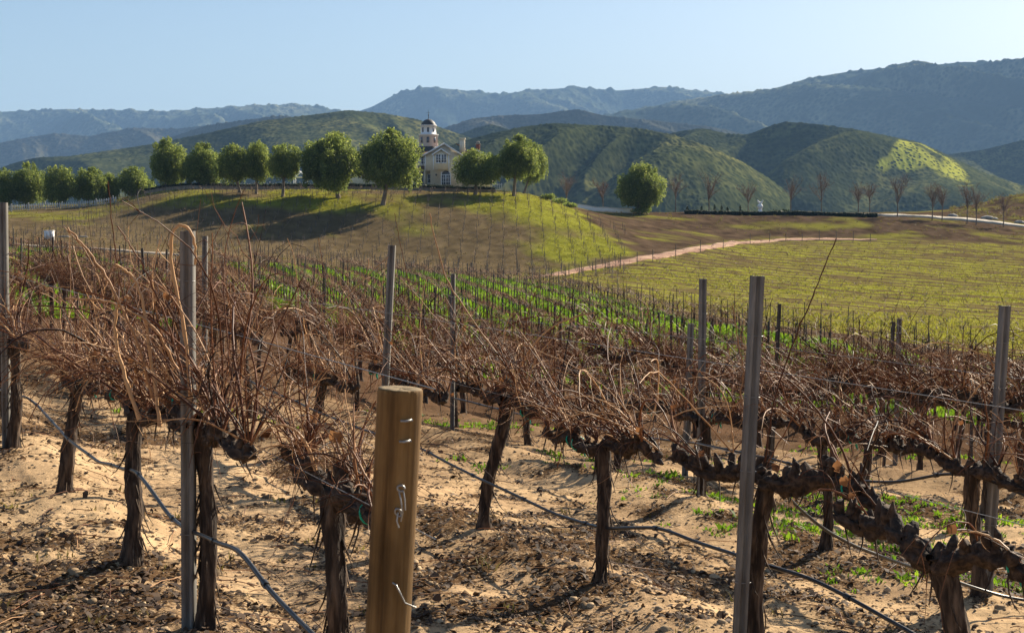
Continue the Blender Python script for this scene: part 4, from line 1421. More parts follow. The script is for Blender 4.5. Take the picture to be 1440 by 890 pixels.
in2 = (u2 > np.interp(y2, [60, 100, 130, 155, 165, 185], [1500, 880, 790, 740, 770, 850]) + 8) & (in_block(x2, y2) < .1) & (rng.random(len(x2)) < .02 + .95 * field_rows(x2, y2) ** 2)
x = np.concatenate([x[ok], x2[in2]]); y = np.concatenate([y[ok], y2[in2]]); gg = np.concatenate([g[ok], field_rows(x2[in2], y2[in2])])
tufts(x, y, rng.uniform(.08, .22, len(x)), 4, .3, M['meadow'], 'meadow_grass', 'yellow green grass and dry weeds on the knoll and far field', 'grass', np.clip(gg * .8 + .05, 0, 1), 1.3)
print('meadow', len(x))

# ------------------------------------------------------------------ trees
def leafcloud(rg, blobs, n, size, droop=1., hang=.6):
    """leaf sprays spread through lumpy blobs (cx,cy,cz,rx,ry,rz)"""
    B = np.array(blobs); w = (B[:, 3] * B[:, 4] * B[:, 5]) ** .67; w /= w.sum()
    k = rg.choice(len(B), n, p=w)
    d = norm(rg.normal(0, 1, (n, 3)))
    r = rg.random(n) ** .30
    r = r * (1 + .42 * fbm(d[:, 0] * 3 + k * 7, d[:, 1] * 3, d[:, 2] * 3, octaves=2, seed=int(rg.integers(999))))
    C = B[k, :3] + d * r[:, None] * B[k, 3:]
    out = norm(C - B[:, :3].mean(0) + 1e-6)
    ax = norm(out * .55 + rg.normal(0, .5, (n, 3)) + np.array([0, 0, -droop]) * rg.uniform(.2, 1.2, n)[:, None])
    sd = norm(np.cross(ax, rg.normal(0, 1, (n, 3))))
    L = size * rg.uniform(.6, 1.6, n)[:, None]; Wd = L * .26
    V = np.stack([C - sd * Wd * .4, C + sd * Wd * .4, C + ax * L * .55 - sd * Wd, C + ax * L * .55 + sd * Wd, C + ax * L - sd * Wd * .2, C + ax * L + sd * Wd * .2], 1)
    i = np.arange(n)[:, None] * 6
    Q = np.concatenate([i + np.array([[0, 1, 3, 2]]), i + np.array([[2, 3, 5, 4]])])
    tn = np.clip(.42 + rg.normal(0, .2, n) + .25 * fbm(C[:, 0] / 1.2, C[:, 1] / 1.2, C[:, 2] / 1.2, octaves=2, seed=3), 0, 1)
    return V.reshape(-1, 3), Q, np.repeat(tn, 6)


def pepper_tree(ub, vb, uc, vt, vbot, wpx, yf, label, seed, fork=1):
    rg = np.random.default_rng(seed)
    b = hit(ub, vb, 160, 330) if yf is None else None
    if b is None:
        d = ray(ub, vb); b = np.array([d[0] * yf, yf, float(T(d[0] * yf, yf))])
    y = b[1]; sc = y / F
    top = at(uc, vt, y) - b; bot = at(uc, vbot + 2, y) - b
    rx = wpx * sc / 2 * 1.01; cz = (top[2] + bot[2]) / 2; rz = (top[2] - bot[2]) / 2; cx = top[0]
    root = empty('pepper_tree', b)
    blobs = [(cx, 0, cz + .05 * rz, rx * .60, rx * .60, rz * .66)]
    nb = int(rg.integers(20, 27))
    for i in range(nb):
        a = i * 2.39996 + rg.uniform(0, .5); e = -1 + 2 * (i + .5) / nb + rg.normal(0, .05)
        q = math.sqrt(max(0.05, 1 - e * e))
        f = rg.uniform(.22, .48)
        blobs.append((cx + math.cos(a) * rx * .70 * q * rg.uniform(.72, 1.16), math.sin(a) * rx * .66 * q, cz + e * rz * .68 * rg.uniform(.82, 1.14), rx * f, rx * f, rz * f * rg.uniform(.85, 1.15)))
    for i in range(16):
        a = rg.uniform(0, 6.28); q = rg.uniform(.45, .98)
        blobs.append((cx + math.cos(a) * rx * q, math.sin(a) * rx * q, cz - rz * rg.uniform(.0, .75) * (1.1 - .35 * q), rx * rg.uniform(.07, .13), rx * rg.uniform(.07, .13), rz * rg.uniform(.25, .45)))
    for i in range(9):
        a = rg.uniform(0, 6.28); q = rg.uniform(0, .7)
        blobs.append((cx + math.cos(a) * rx * q, math.sin(a) * rx * q, cz + rz * (1.02 - .5 * q * q) * rg.uniform(.85, 1.05), rx * rg.uniform(.08, .16), rx * rg.uniform(.08, .16), rz * rg.uniform(.12, .2)))
    n = int(np.clip(13000 * rx * rz / 6, 16000, 42000))
    V, Q, tn = leafcloud(rg, blobs, n, (.30 + .05 * rx) * .42)
    # keep foliage off the ground
    mk('crown', V, Q, M['leaf'], root, False, {'tone': tn})
    mb = MB()
    hz = cz - rz * .25
    th = np.linspace(0, 1, 8)
    lean = cx * .55
    tr = np.stack([lean * th, .1 * np.sin(th * 4), -.3 + (hz * .62 + .3) * th], -1)
    r0 = .05 * rx + .10
    mb.tube(tr, r0 * (1.35 - .6 * th ** .5), 9)
    mb.build('trunk', M['bark_tree'], root, True)
    for i in range(3 if fork else 2):
        a = i * 2.1 + rg.uniform(0, 1); e = np.array([cx + math.cos(a) * rx * .55, math.sin(a) * rx * .5, cz + rg.uniform(-.1, .35) * rz])
        q = np.linspace(0, 1, 7)[:, None]
        P = tr[-2] + (e - tr[-2]) * q + np.array([0, 0, .25 * rz]) * q * (1 - q)
        lb = MB(); lb.tube(P, r0 * .62 * (1 - .7 * q[:, 0]), 7)
        lb.build('limb', M['bark_tree'], root, True)
    tag(root, label, 'tree', 'round pepper trees')


TREES = [
    (4, 291, 4, 240, 287, 46, 238, 'round pepper tree cut off by the left picture edge behind the white fence'),
    (36, 291, 38, 231, 289, 50, 240, 'tall bushy pepper tree overlapping the cut-off tree behind the white fence'),
    (82, 292, 85, 235, 285, 50, 238, 'wide round pepper tree standing alone behind the white picket fence'),
    (124, 291, 126, 237, 283, 42, 240, 'round pepper tree next to the smallest one behind the white picket fence'),
    (153, 291, 153, 247, 282, 30, 243, 'smallest pale pepper tree behind the end of the white picket fence'),
    (188, 284, 190, 237, 277, 52, 246, 'low wide pepper tree where the white fence meets the knoll'),
    (232, 264, 237, 198, 263, 56, 236, 'tall egg-shaped pepper tree on the knoll left end'),
    (284, 267, 286, 205, 264, 58, 234, 'dark dense pepper tree right of the tall egg-shaped one'),
    (338, 271, 327, 206, 257, 50, None, 'pepper tree with trunk slanting right in the middle of the knoll row'),
    (360, 273, 361, 200, 257, 44, None, 'narrow bright pepper tree touching the slanting one'),
    (397, 277, 401, 203, 251, 48, None, 'lollipop pepper tree with thin straight pale trunk alone on the knoll'),
    (476, 278, 467, 190, 264, 84, None, 'broad double-topped pepper tree left of the villa with forked trunk'),
    (538, 288, 549, 188, 266, 88, None, 'largest pepper tree with white-topped crown covering the villa front'),
    (668, 274, 672, 214, 259, 70, None, 'low flat-topped pepper tree in front of the villa chimneys'),
    (722, 276, 727, 194, 252, 60, None, 'tall pepper tree right of the villa at the knoll end'),
    (736, 272, 750, 205, 256, 40, None, 'slim pepper tree tucked behind the tall one at the knoll end'),
    (897, 300, 900, 233, 294, 66, 272, 'round pepper tree alone between the white wall and the dark hedge'),
]
for i, t in enumerate(TREES):
    pepper_tree(*t, 4000 + i)


def bare_tree(ub, vb, vt, w, y, label, seed):
    rg = np.random.default_rng(seed)
    d = ray(ub, vb); b = np.array([d[0] * y, y, float(T(d[0] * y, y))])
    h = at(ub, vt, y)[2] - b[2]; rx = w * y / F / 2
    root = empty('bare_tree', b)
    mb = MB(); hz = h * .34
    mb.tube([(0, 0, -.3), (.02, 0, hz * .5), (0, .02, hz), (.03, 0, h * .6)], [.12, .10, .085, .05], 7)
    mb.build('trunk', M['bark_tree'], root, True)
    n1 = 13
    S = np.column_stack([np.zeros(n1), np.zeros(n1), rg.uniform(hz * .75, h * .55, n1)])
    a = rg.uniform(0, 6.28, n1)
    tgt = np.column_stack([np.cos(a) * rx * rg.uniform(.3, 1, n1), np.sin(a) * rx * rg.uniform(.3, 1, n1), rg.uniform(h * .68, h, n1)])
    P1 = grow(S, tgt - S, np.linalg.norm(tgt - S, axis=1), 9, -.08, .12, rg)
    V, Q = tubes(P1, np.linspace(.05, .018, 9)[None] * np.ones((n1, 1)), 4)
    idx = rg.integers(0, n1, 190); j = rg.integers(2, 8, 190)
    S2 = P1[idx, j]; d2 = norm(P1[idx, j] - P1[idx, j - 1]) + rg.normal(0, .45, (190, 3)) + np.array([0, 0, .25])
    P2 = grow(S2, d2, rg.uniform(.4, 1.3, 190) * h / 6, 5, -.05, .15, rg)
    V2, Q2 = tubes(P2, np.linspace(.016, .007, 5)[None] * np.ones((190, 1)), 3)
    idx = rg.integers(0, 190, 420); S3 = P2[idx, rg.integers(2, 4, 420)]
    P3 = grow(S3, norm(P2[idx, 4] - P2[idx, 2]) + rg.normal(0, .5, (420, 3)), rg.uniform(.25, .7, 420), 3, -.05, .1, rg)
    V3, Q3 = tubes(P3, np.full((420, 3), .008), 3)
    Va = np.concatenate([V, V2, V3]); Qa = np.concatenate([Q, Q2 + len(V), Q3 + len(V) + len(V2)])
    mk('crown', Va, Qa, M['twig'], root, True, {'tone': np.concatenate([np.full(len(V), .2), np.repeat(rg.uniform(.2, .8, 190), 15), np.repeat(rg.uniform(.4, 1, 420), 9)])})
    tag(root, label, 'tree', 'small bare trees behind the bench')


BT = [
    (797, 292, 245, 34, 'bare tree at the end of the knoll above the white wall start'), (848, 291, 250, 30, 'bare tree behind the white wall beside the round pepper tree'),
    (950, 294, 243, 32, 'bare tree just right of the lone round pepper tree'), (997, 295, 240, 34, 'bare tree with reddish twigs over the dark posts by the hedge'),
    (1052, 293, 255, 24, 'smallest bare tree right beside the white statue'), (1112, 294, 249, 30, 'bare tree one step right of the white statue'),
    (1155, 294, 243, 34, 'tall bare tree near the middle of the dark hedge'), (1207, 294, 253, 24, 'slim bare tree at the right end of the dark hedge'),
    (1223, 294, 258, 22, 'faint thin bare tree between the hedge end and the pale road'), (1262, 302, 244, 38, 'largest bare tree at the start of the pale road'),
    (1311, 305, 256, 28, 'bare tree on the pale road edge paired with a thinner one'), (1325, 299, 258, 22, 'thinner bare tree behind the pale road paired with another'),
    (1360, 309, 254, 28, 'bare tree before the scrubby mound beside the pale road'), (1373, 305, 262, 24, 'bare tree half lost against the scrubby mound'),
    (1411, 317, 270, 26, 'bare tree on the road side nearest the right picture edge'),
]
for i, (u, vb, vt, w, lab) in enumerate(BT):
    bare_tree(u, vb, vt, w, 281 if vb > 296 else 286, lab, 6000 + i)


# ------------------------------------------------------------------ hedges, walls, fence, small things
def hedge(name, p0, p1, h, w, label, n, cat='hedge'):
    p0 = np.array(p0); p1 = np.array(p1); L = np.linalg.norm(p1 - p0); t = (p1 - p0) / L; nn = np.array([-t[1], t[0]])
    s = rng.uniform(0, L, n); o = rng.uniform(-.5, .5, n) * w
    c = p0[None] + t[None] * s[:, None] + nn[None] * o[:, None]
    z = T(c[:, 0], c[:, 1]) + h * rng.uniform(0, 1, n) ** .6 * (1 + .06 * vn(s / 1.3, s * 0, seed=6))
    V, Q = cards(np.column_stack([c, z]), rng.uniform(.06, .16, n), rng, asp=.7)
    V = V + rng.normal(0, .025, V.shape)
    # woody core so that light does not pass
    m = 60; ss = np.linspace(0, L, m); cc = p0[None] + t[None] * ss[:, None]
    mb = MB()
    zz = T(cc[:, 0], cc[:, 1])
    ring = []
    for a, b_ in ((-.42, -.2), (.42, -.2), (.40, .86), (-.40, .86)):
        ring.append(np.column_stack([cc + nn[None] * a * w, zz + b_ * h]))
    R4 = np.stack(ring, 1).reshape(-1, 3)
    i = np.arange(m - 1)[:, None] * 4; j = np.arange(4)[None]; j2 = (j + 1) % 4
    Qc = np.stack([i + j, i + j2, i + 4 + j2, i + 4 + j], -1).reshape(-1, 4)
    Qc = np.concatenate([Qc, [[0, 1, 2, 3]], [[(m - 1) * 4 + q for q in (3, 2, 1, 0)]]])
    o_ = mk(name, np.concatenate([V, R4]), np.concatenate([Q, Qc + len(V)]), M['hedge'], None, False, {'tone': np.concatenate([np.repeat(rng.beta(2, 2, n), 6), np.full(len(R4), .02)])})
    return tag(o_, label, cat)


def xy(u, y): return ((u - 720) / F * y, y)


hedge('hedge', xy(962, 277), xy(1232, 277), .72, 1.0, 'long dark trimmed hedge along the bench below the bare trees', 9000)
hedge('hedge', xy(205, 233), xy(696, 233), .85, .9, 'low dark trimmed hedge on the terrace wall before the villa', 12000)


def shrub(u, y, h, w, label, mat='hedge', v=None):
    x, y = xy(u, y); z = float(T(x, y))
    rg = np.random.default_rng(int(u * 7 + y))
    root = empty('shrub', (x, y, z))
    bl = [(rg.normal(0, w * .22), rg.normal(0, w * .2), h * rg.uniform(.4, .7), w * .34, w * .34, h * .42) for _ in range(5)]
    V, Q, tn = leafcloud(rg, bl, 700, .22, .1)
    mk('foliage', V, Q, M[mat], root, False, {'tone': tn})
    mb = MB()
    for i in range(4):
        a = i * 1.6; mb.tube([(0, 0, -.1), (math.cos(a) * w * .15, math.sin(a) * w * .15, h * .35), (math.cos(a) * w * .28, math.sin(a) * w * .28, h * .7)], [.05, .035, .015], 5)
    mb.build('stem', M['bark_tree'], root, True)
    return tag(root, label, 'shrub')


shrub(899, 271, 1.1, 3.2, 'bright low shrub at the foot of the lone round pepper tree', 'leaf')
shrub(848, 278, .9, 1.8, 'dark low shrub behind the white wall under a bare tree')
shrub(768, 238, .9, 2.2, 'green shrub on the crest right of the slim pepper tree', 'leaf')
shrub(785, 240, 1.0, 2.6, 'leafy green shrub halfway down the knoll crest', 'leaf')
shrub(802, 243, .8, 2.0, 'small green shrub next to the white wall start', 'leaf')
shrub(1100, 279, .9, 3.0, 'dark shrub bulging over the hedge right of the statue')
for k, (u, h) in enumerate(((966, .9), (986, 1.1), (1004, 1.3), (1014, 1.3), (1022, 1.0), (1040, 1.4))):
    x, y = xy(u, 284); z = float(T(x, y))
    rg = np.random.default_rng(u); root = empty('cypress', (x, y, z))
    V, Q, tn = leafcloud(rg, [(0, 0, h * .55, .22, .22, h * .5), (0, 0, h * .9, .14, .14, h * .35)], 260, .14, -.4)
    mk('foliage', V, Q, M['hedge'], root, False, {'tone': tn}); mb = MB(); mb.tube([(0, 0, -.1), (0, 0, h * .5)], [.05, .03], 5); mb.build('trunk', M['bark_tree'], root, True)
    tag(root, 'tiny dark upright young cypress in the row behind the hedge left of the statue', 'cypress', 'young cypresses behind the hedge')

# white wall right of the knoll
def wall(name, p0, p1, z0, z1, th, mat, label, cap=None):
    p0 = np.array(p0); p1 = np.array(p1); m = 24
    t = (p1 - p0) / np.linalg.norm(p1 - p0); nn = np.array([-t[1], t[0]])
    s = np.linspace(0, 1, m)[:, None]; c = p0 + (p1 - p0) * s; g = T(c[:, 0], c[:, 1])
    def strip(a0, a1, w, mt, nm, par=None):
        ring = np.stack([np.column_stack([c - nn * w, g + a0]), np.column_stack([c + nn * w, g + a0]), np.column_stack([c + nn * w, g + a1]), np.column_stack([c - nn * w, g + a1])], 1).reshape(-1, 3)
        i = np.arange(m - 1)[:, None] * 4; j = np.arange(4)[None]; j2 = (j + 1) % 4
        Q = np.stack([i + j, i + j2, i + 4 + j2, i + 4 + j], -1).reshape(-1, 4)
        Q = np.concatenate([Q, [[3, 2, 1, 0]], [[(m - 1) * 4 + q for q in (0, 1, 2, 3)]]])
        return mk(nm, ring, Q, M[mt], par, False)
    o = strip(z0, z1, th / 2, mat, name)
    if cap: strip(z1 + .002, z1 + .10, th / 2 + .05, cap, 'coping', o)
    return tag(o, label, 'wall')


wall('garden_wall', xy(808, 276), xy(889, 276), -.4, .80, .3, 'white', 'low white garden wall between the knoll and the lone round tree', 'white')
wall('terrace_wall', xy(205, 231.6), xy(698, 231.6), -.9, .40, .3, 'stone', 'low brown terrace wall under the dark hedge before the villa', 'stone')

# white picket fence
def picket(u0, u1, y0, y1, h, label, sp=.36):
    a = np.array(xy(u0, y0)); b = np.array(xy(u1, y1)); L = np.linalg.norm(b - a); t = (b - a) / L
    root = empty('picket_fence', (a[0], a[1], float(T(a[0], a[1]))))
    zo = root.location.z
    def zg(q): return float(T(*(a + t * q))) - zo
    ang = math.atan2(t[1], t[0])
    pk = MB()
    for q in np.arange(0, L, sp):
        c = t * q; z = zg(q)
        V = []
        for (dx, dz) in ((-.075, .08), (.075, .08), (.075, h - .1), (0, h), (-.075, h - .1)):
            for dy in (-.012, .012):
                V.append((c[0] + t[0] * dx - t[1] * dy, c[1] + t[1] * dx + t[0] * dy, z + dz))
        V = np.array(V); o = pk.n
        f, k_ = V[0::2], V[1::2]
        pk.add(np.concatenate([f, k_]), [(i, (i + 1) % 5, 5 + (i + 1) % 5, 5 + i) for i in range(5)])
        pk.poly.append([o + 4, o + 3, o + 2, o + 1, o]); pk.poly.append([o + 5 + i for i in range(5)])
    pk.build('picket_panel', M['fence'], root)
    for hz in (.3, h - .28):
        rl = MB(); qs = np.linspace(0, L, 30)
        rl.tube([(t[0] * q - t[1] * -.05, t[1] * q + t[0] * .05, zg(q) + hz) for q in qs], .04, 4); rl.build('rail', M['fence'], root)
    for q in np.arange(0, L + .1, 2.6):
        c = t * q; z = zg(q); ps = MB()
        ps.lathe([(.09, -.2), (.09, h + .06), (.11, h + .07), (.11, h + .11), (.01, h + .18)], c[0], c[1], 4, ang + math.pi / 4)
        o = ps.build('post', M['fence'], root); o.location = (-t[1] * .1, t[0] * .1, z)
    return tag(root, label, 'fence')


picket(-30, 166, 221, 222, 1.05, 'long white picket fence before the round trees at the foot of the knoll')
picket(296, 442, 246, 246, .9, 'short pale fence on the knoll crest behind the narrow trees', .5)
picket(690, 706, 262, 262, 1.6, 'tall pale fence panel right of the villa behind the tree trunks', .4)

# white utility box by the farm track
bx = hit(71, 338, 100, 200); x, y = bx[0], bx[1] - .4
root = empty('utility_box', (x, y, float(T(x, y))))
mb = MB(); mb.box(-.5, .5, -.3, .3, .12, 1.12); mb.build('cabinet', M['white'], root)
mb = MB(); mb.box(-.56, .56, -.36, .36, 1.122, 1.18); mb.build('lid', M['white'], root)
mb = MB(); mb.box(-.6, .6, -.4, .4, -.2, .118); mb.build('plinth', M['stone'], root)
mb = MB(); mb.box(-.44, .44, -.325, -.302, .2, 1.05); dd = mb.build('door', M['white'], root)
mb = MB(); mb.tube([(.32, -.33, .55), (.32, -.36, .58), (.32, -.36, .72), (.32, -.33, .75)], .014, 5); mb.build('handle', M['iron'], dd, True)
tag(root, 'small white utility box beside the pale farm track', 'utility box')
for k, (u, lab) in enumerate(((90, 'flat pale stone slab beside the white utility box'), (115, 'flat pale stone slab a step right of the white utility box'))):
    q = hit(u, 333.5, 100, 200); mb = MB()
    rg = np.random.default_rng(k); mb.lathe([(.05, -.1), (.62, -.08), (.66, .05), (.58, .13), (.02, .16)], k=9)
    o = mb.build('stone_slab', M['rock'], None, False); o.location = (q[0], q[1], q[2]); o.scale = (1.2, .6, 1); tag(o, lab, 'stone')

# white urn-shaped statue
x, y = xy(1068, 283); root = empty('statue', (x, y, float(T(x, y)) + .25))
mb = MB(); mb.lathe([(.5, -.5), (.5, .45), (.42, .5), (.42, .62), (.5, .66)], k=4, rot=math.pi / 4); mb.build('pedestal', M['white'], root)
mb = MB(); mb.lathe([(.30, .66), (.36, .75), (.52, 1.0), (.55, 1.25), (.44, 1.5), (.24, 1.68), (.20, 1.8), (.26, 1.9), (.30, 1.98), (.02, 2.0)], k=20); mb.build('urn_body', M['white'], root, True)
for sg in (-1, 1):
    mb = MB(); q = np.linspace(0, 1, 9)
    mb.tube(np.stack([sg * (.10 + .56 * q - .1 * q ** 3), 0 * q, 1.82 + .62 * q ** 1.2], -1), .19 * (1 - .72 * q) + .02, 10); mb.build('wing', M['white'], root, True)
tag(root, 'white winged garden statue on a pedestal behind the dark hedge', 'statue')

# gazebo on the crest and a parked white cart beside the lollipop tree
x, y = xy(424, 262); root = empty('gazebo', (x, y, float(T(x, y))))
for i, (a, b_) in enumerate(((-1, -1), (1, -1), (-1, 1), (1, 1))):
    mb = MB(); mb.box(a * 1.1 - .07, a * 1.1 + .07, b_ * 1.1 - .07, b_ * 1.1 + .07, -.3, 1.75); mb.build('post', M['white'], root)
mb = MB()
for yy in (-1.1, 1.1):
    mb.tube([(-1.35, yy, 1.7), (0, yy, 2.75), (1.35, yy, 1.7)], .10, 4)
    mb.tube([(-1.1, yy, 1.72), (1.1, yy, 1.72)], .07, 4)
mb.tube([(0, -1.2, 2.75), (0, 1.2, 2.75)], .08, 4)
mb.build('roof_frame', M['white'], root)
tag(root, 'open white gazebo frame with peaked top left of the villa', 'gazebo')

# scrub on the mound and rough weeds over the brown bench
SV, SQ, ST, sn = [], [], [], 0
for i in range(420):
    if i < 170:
        y = rng.uniform(298, 345); u = rng.uniform(1335, 1520); s_ = rng.uniform(.25, .8)
    else:
        y = rng.uniform(254, 279); u = rng.uniform(850, 1480); s_ = rng.uniform(.10, .32)
    x = (u - 720) / F * y
    V, Q, tn = leafcloud(rng, [(x, y, float(T(x, y)) + s_ * .4, s_, s_, s_ * .7)], 40 if i < 170 else 18, .22 if i < 170 else .14, .0)
    SV.append(V); SQ.append(Q + sn); ST.append(np.clip(tn * (.9 if rng.random() < .5 else .4), 0, 1)); sn += len(V)
tag(mk('scrub', np.concatenate(SV), np.concatenate(SQ), M['meadow'], None, False, {'tone': np.concatenate(ST)}), 'low scrub and weeds on the mound and the brown bench', 'scrub', kind='stuff')

# rocks at the foot of the mound by the road
for k, (u, yy, s, lab) in enumerate(((1338, 296, .8, 'pale rock at the left foot of the scrubby mound'), (1386, 296, 1.0, 'largest pale rock at the foot of the scrubby mound'), (1396, 297, .7, 'pale rock leaning beside the largest one'), (1432, 295, .9, 'pale rock near the right picture edge behind the road'))):
    x, y = xy(u, yy); rg = np.random.default_rng(80 + k)
    mb = MB(); mb.lathe([(.3, -.4), (.9, -.1), (1., .25), (.75, .6), (.35, .8), (.02, .85)], k=10)
    mb.V[0] = mb.V[0] * (1 + rg.normal(0, .12, mb.V[0].shape)) * s
    o = mb.build('rock', M['rock'], None, False); o.location = (x, y, float(T(x, y))); o.scale = (1.3, .8, .8); tag(o, lab, 'rock')

# ------------------------------------------------------------------ villa
YH = 262.0
SC = YH / F
gx = (625 - 720) * SC
zb = float(at(625, 260.5, YH)[2])
villa = empty('villa', (gx, YH, zb))
tag(villa, 'cream two-storey villa with red tiled roofs and white lantern tower', 'house')


def px(u): return (u - 625) * SC
def pz(v): return (260.5 - v) * SC


def pbox(name, mat, u0, u1, v0, v1, y0, y1, par=villa):
    mb = MB(); mb.box(px(u0), px(u1), y0, y1, pz(v1), pz(v0)); return mb.build(name, M[mat], par)


def window(u0, u1, v0, v1, y, nx=2, nz=2, name='window', par=villa):
    x0, x1, z0, z1 = px(u0), px(u1), pz(v1), pz(v0)
    mb = MB(); t = .10
    mb.box(x0 - t, x0, y - .07, y + .05, z0 - t, z1 + t); mb.box(x1, x1 + t, y - .07, y + .05, z0 - t, z1 + t)
    mb.box(x0, x1, y - .07, y + .05, z1, z1 + t); mb.box(x0, x1, y - .07, y + .05, z0 - t, z0)
    fr = mb.build(name, M['white'], par)
    mb = MB(); mb.box(x0, x1, y - .005, y + .03, z0, z1); mb.build('pane', M['glass'], fr)
    mb = MB()
    for i in range(1, nx):
        xx = x0 + (x1 - x0) * i / nx; w = .06 if (nx % 2 == 0 and i == nx // 2) else .028
        mb.box(xx - w, xx + w, y - .05, y - .008, z0, z1)
    for i in range(1, nz):
        zz = z0 + (z1 - z0) * i / nz; mb.box(x0, x1, y - .044, y - .010, zz - .025, zz + .025)
    if mb.n: mb.build('glazing_bar', M['white'], fr)
    mb = MB(); mb.box(x0 - .2, x1 + .2, y - .16, y - .072, z0 - t - .09, z0 - t + .01); mb.build('sill', M['white'], fr)
    return fr


# main gabled block
ze, za = pz(217.5), pz(201.5); x0, x1 = px(598.5), px(649); xa = px(625.3); xr = px(605.6)
mb = MB(); mb.prism([(xr, -1.), (x1, -1.), (x1, ze), (xa, za - .30), (x0, ze), (x0, pz(240)), (xr, pz(240))][::1], 0, 11); mb.build('main_wall', M['stucco'], villa)
def gable_roof(name, xl, xa_, xr_, zl, za_, y0, y1, over=.45, th=.22):
    rf = MB(); sl = (za_ - zl) / (xa_ - xl); sr = (za_ - zl) / (xr_ - xa_)
    rf.slab([(xl - over, y0 - over, zl - over * sl), (xa_, y0 - over, za_), (xa_, y1, za_), (xl - over, y1, zl - over * sl)], th)
    rf.slab([(xa_, y0 - over, za_), (xr_ + over, y0 - over, zl - over * sr), (xr_ + over, y1, zl - over * sr), (xa_, y1, za_)], th)
    o = rf.build(name, M['tile'], villa)
    tr = MB(); e = .10
    for (a, b_, c, d_) in ((xl - over, zl - over * sl, xa_, za_), (xr_ + over, zl - over * sr, xa_, za_)):
        tr.slab([(a, y0 - over - e, b_ - .02), (c, y0 - over - e, d_ - .02), (c, y0 - over - .003, d_ - .02), (a, y0 - over - .003, b_ - .02)], .30)
    tr.build('rake_board', M['white'], o)
    return o
gable_roof('roof', x0, xa, x1, ze + .12, za, 0, 11.5)
# bay with its own small gable
bx0, bx1, bxa = px(610.5), px(632), px(621.3); bze, bza = pz(217), pz(209)
mb = MB(); mb.prism([(bx0, pz(239.5)), (bx1, pz(239.5)), (bx1, bze), (bxa, bza - .22), (bx0, bze)], -.9, .0 - .003); mb.build('bay_wall', M['cream'], villa)
gable_roof('bay_roof', bx0, bxa, bx1, bze + .08, bza, -.9, -.02, .28, .15)
mb = MB()
for a in (bx0, bx1): mb.box(a - .10, a + .10, -.96, -.80, pz(239.5) - .02, bze - .25)
for a in (x0, x1): mb.box(a - .11, a + .11, -.07, .2, pz(240), ze - .3)
mb.build('corner_trim', M['white'], villa)
window(614.4, 620.2, 218.4, 229.3, -.93, 2, 3); window(622, 628, 218.4, 229.3, -.93, 2, 3)
# arched door
ac = px(627.4); aw = px(633.8) - ac; z0_ = .05; zs_ = pz(246)
arc = [(ac + aw * math.cos(t), zs_ + aw * math.sin(t)) for t in np.linspace(0, math.pi, 13)]
mb = MB(); mb.prism([(ac - aw, z0_), (ac + aw, z0_)] + arc, -.05, .04); dr = mb.build('door', M['glass'], villa)
mb = MB(); P = [(ac + aw, -.05, z0_)] + [(p[0], -.05, p[1]) for p in arc] + [(ac - aw, -.05, z0_)]
mb.tube(P, .09, 4); mb.build('door_frame', M['white'], dr)
mb = MB(); mb.box(ac - .06, ac + .06, -.10, -.052, z0_, zs_); mb.box(ac - aw, ac + aw, -.09, -.054, zs_ - .06, zs_ + .04)
for i in (-.5, .5): mb.box(ac + aw * i - .03, ac + aw * i + .03, -.085, -.054, z0_, zs_ - .062)
for i in (.33, .66): mb.box(ac - aw, ac + aw, -.08, -.056, zs_ * i - .025, zs_ * i + .025)
mb.build('door_bar', M['white'], dr)
mb = MB(); mb.box(px(613), px(613) + .22, -.22, -.003, pz(247.5), pz(245)); mb.build('wall_lamp', M['iron'], villa)
# set-back left wing with porch
mb = MB(); mb.box(px(560), px(605.5), 4, 12, -1, pz(217.8)); mb.build('wing_wall', M['stucco'], villa)
window(591.5, 597.3, 219, 229.8, 3.97, 2, 3)
window(600.6, 604.8, 245, 256.5, 3.97, 1, 2)
mb = MB(); mb.box(px(584), px(593.6), 3.96, 3.997, .02, pz(242)); pd = mb.build('porch_door', M['glass'], villa)
mb = MB(); mb.box(px(583), px(584), 3.9, 3.997, .02, pz(241.5)); mb.box(px(593.6), px(594.4), 3.9, 3.997, .02, pz(241.5)); mb.build('porch_door_frame', M['white'], pd)
mb = MB(); mb.slab([(px(575), 2.2, pz(236)), (px(598.3), 2.2, pz(236)), (px(598.3), 4.3, pz(232.5)), (px(575), 4.3, pz(232.5))], .18); mb.build('porch_roof', M['tile'], villa)
for u in (578, 597): pbox('porch_column', 'stucco', u - 1, u + 1, 237.5, 262, 2.4, 2.7)
mb = MB(); zr = pz(205)
mb.slab([(px(556), 3.4, pz(217.5)), (px(598.3), 3.4, pz(217.5)), (px(607), 9, zr), (px(560), 9, zr)], .22)
mb.slab([(px(560), 9, zr), (px(607), 9, zr), (px(607), 13, pz(214)), (px(556), 13, pz(214))], .22); mb.build('wing_roof', M['tile'], villa)
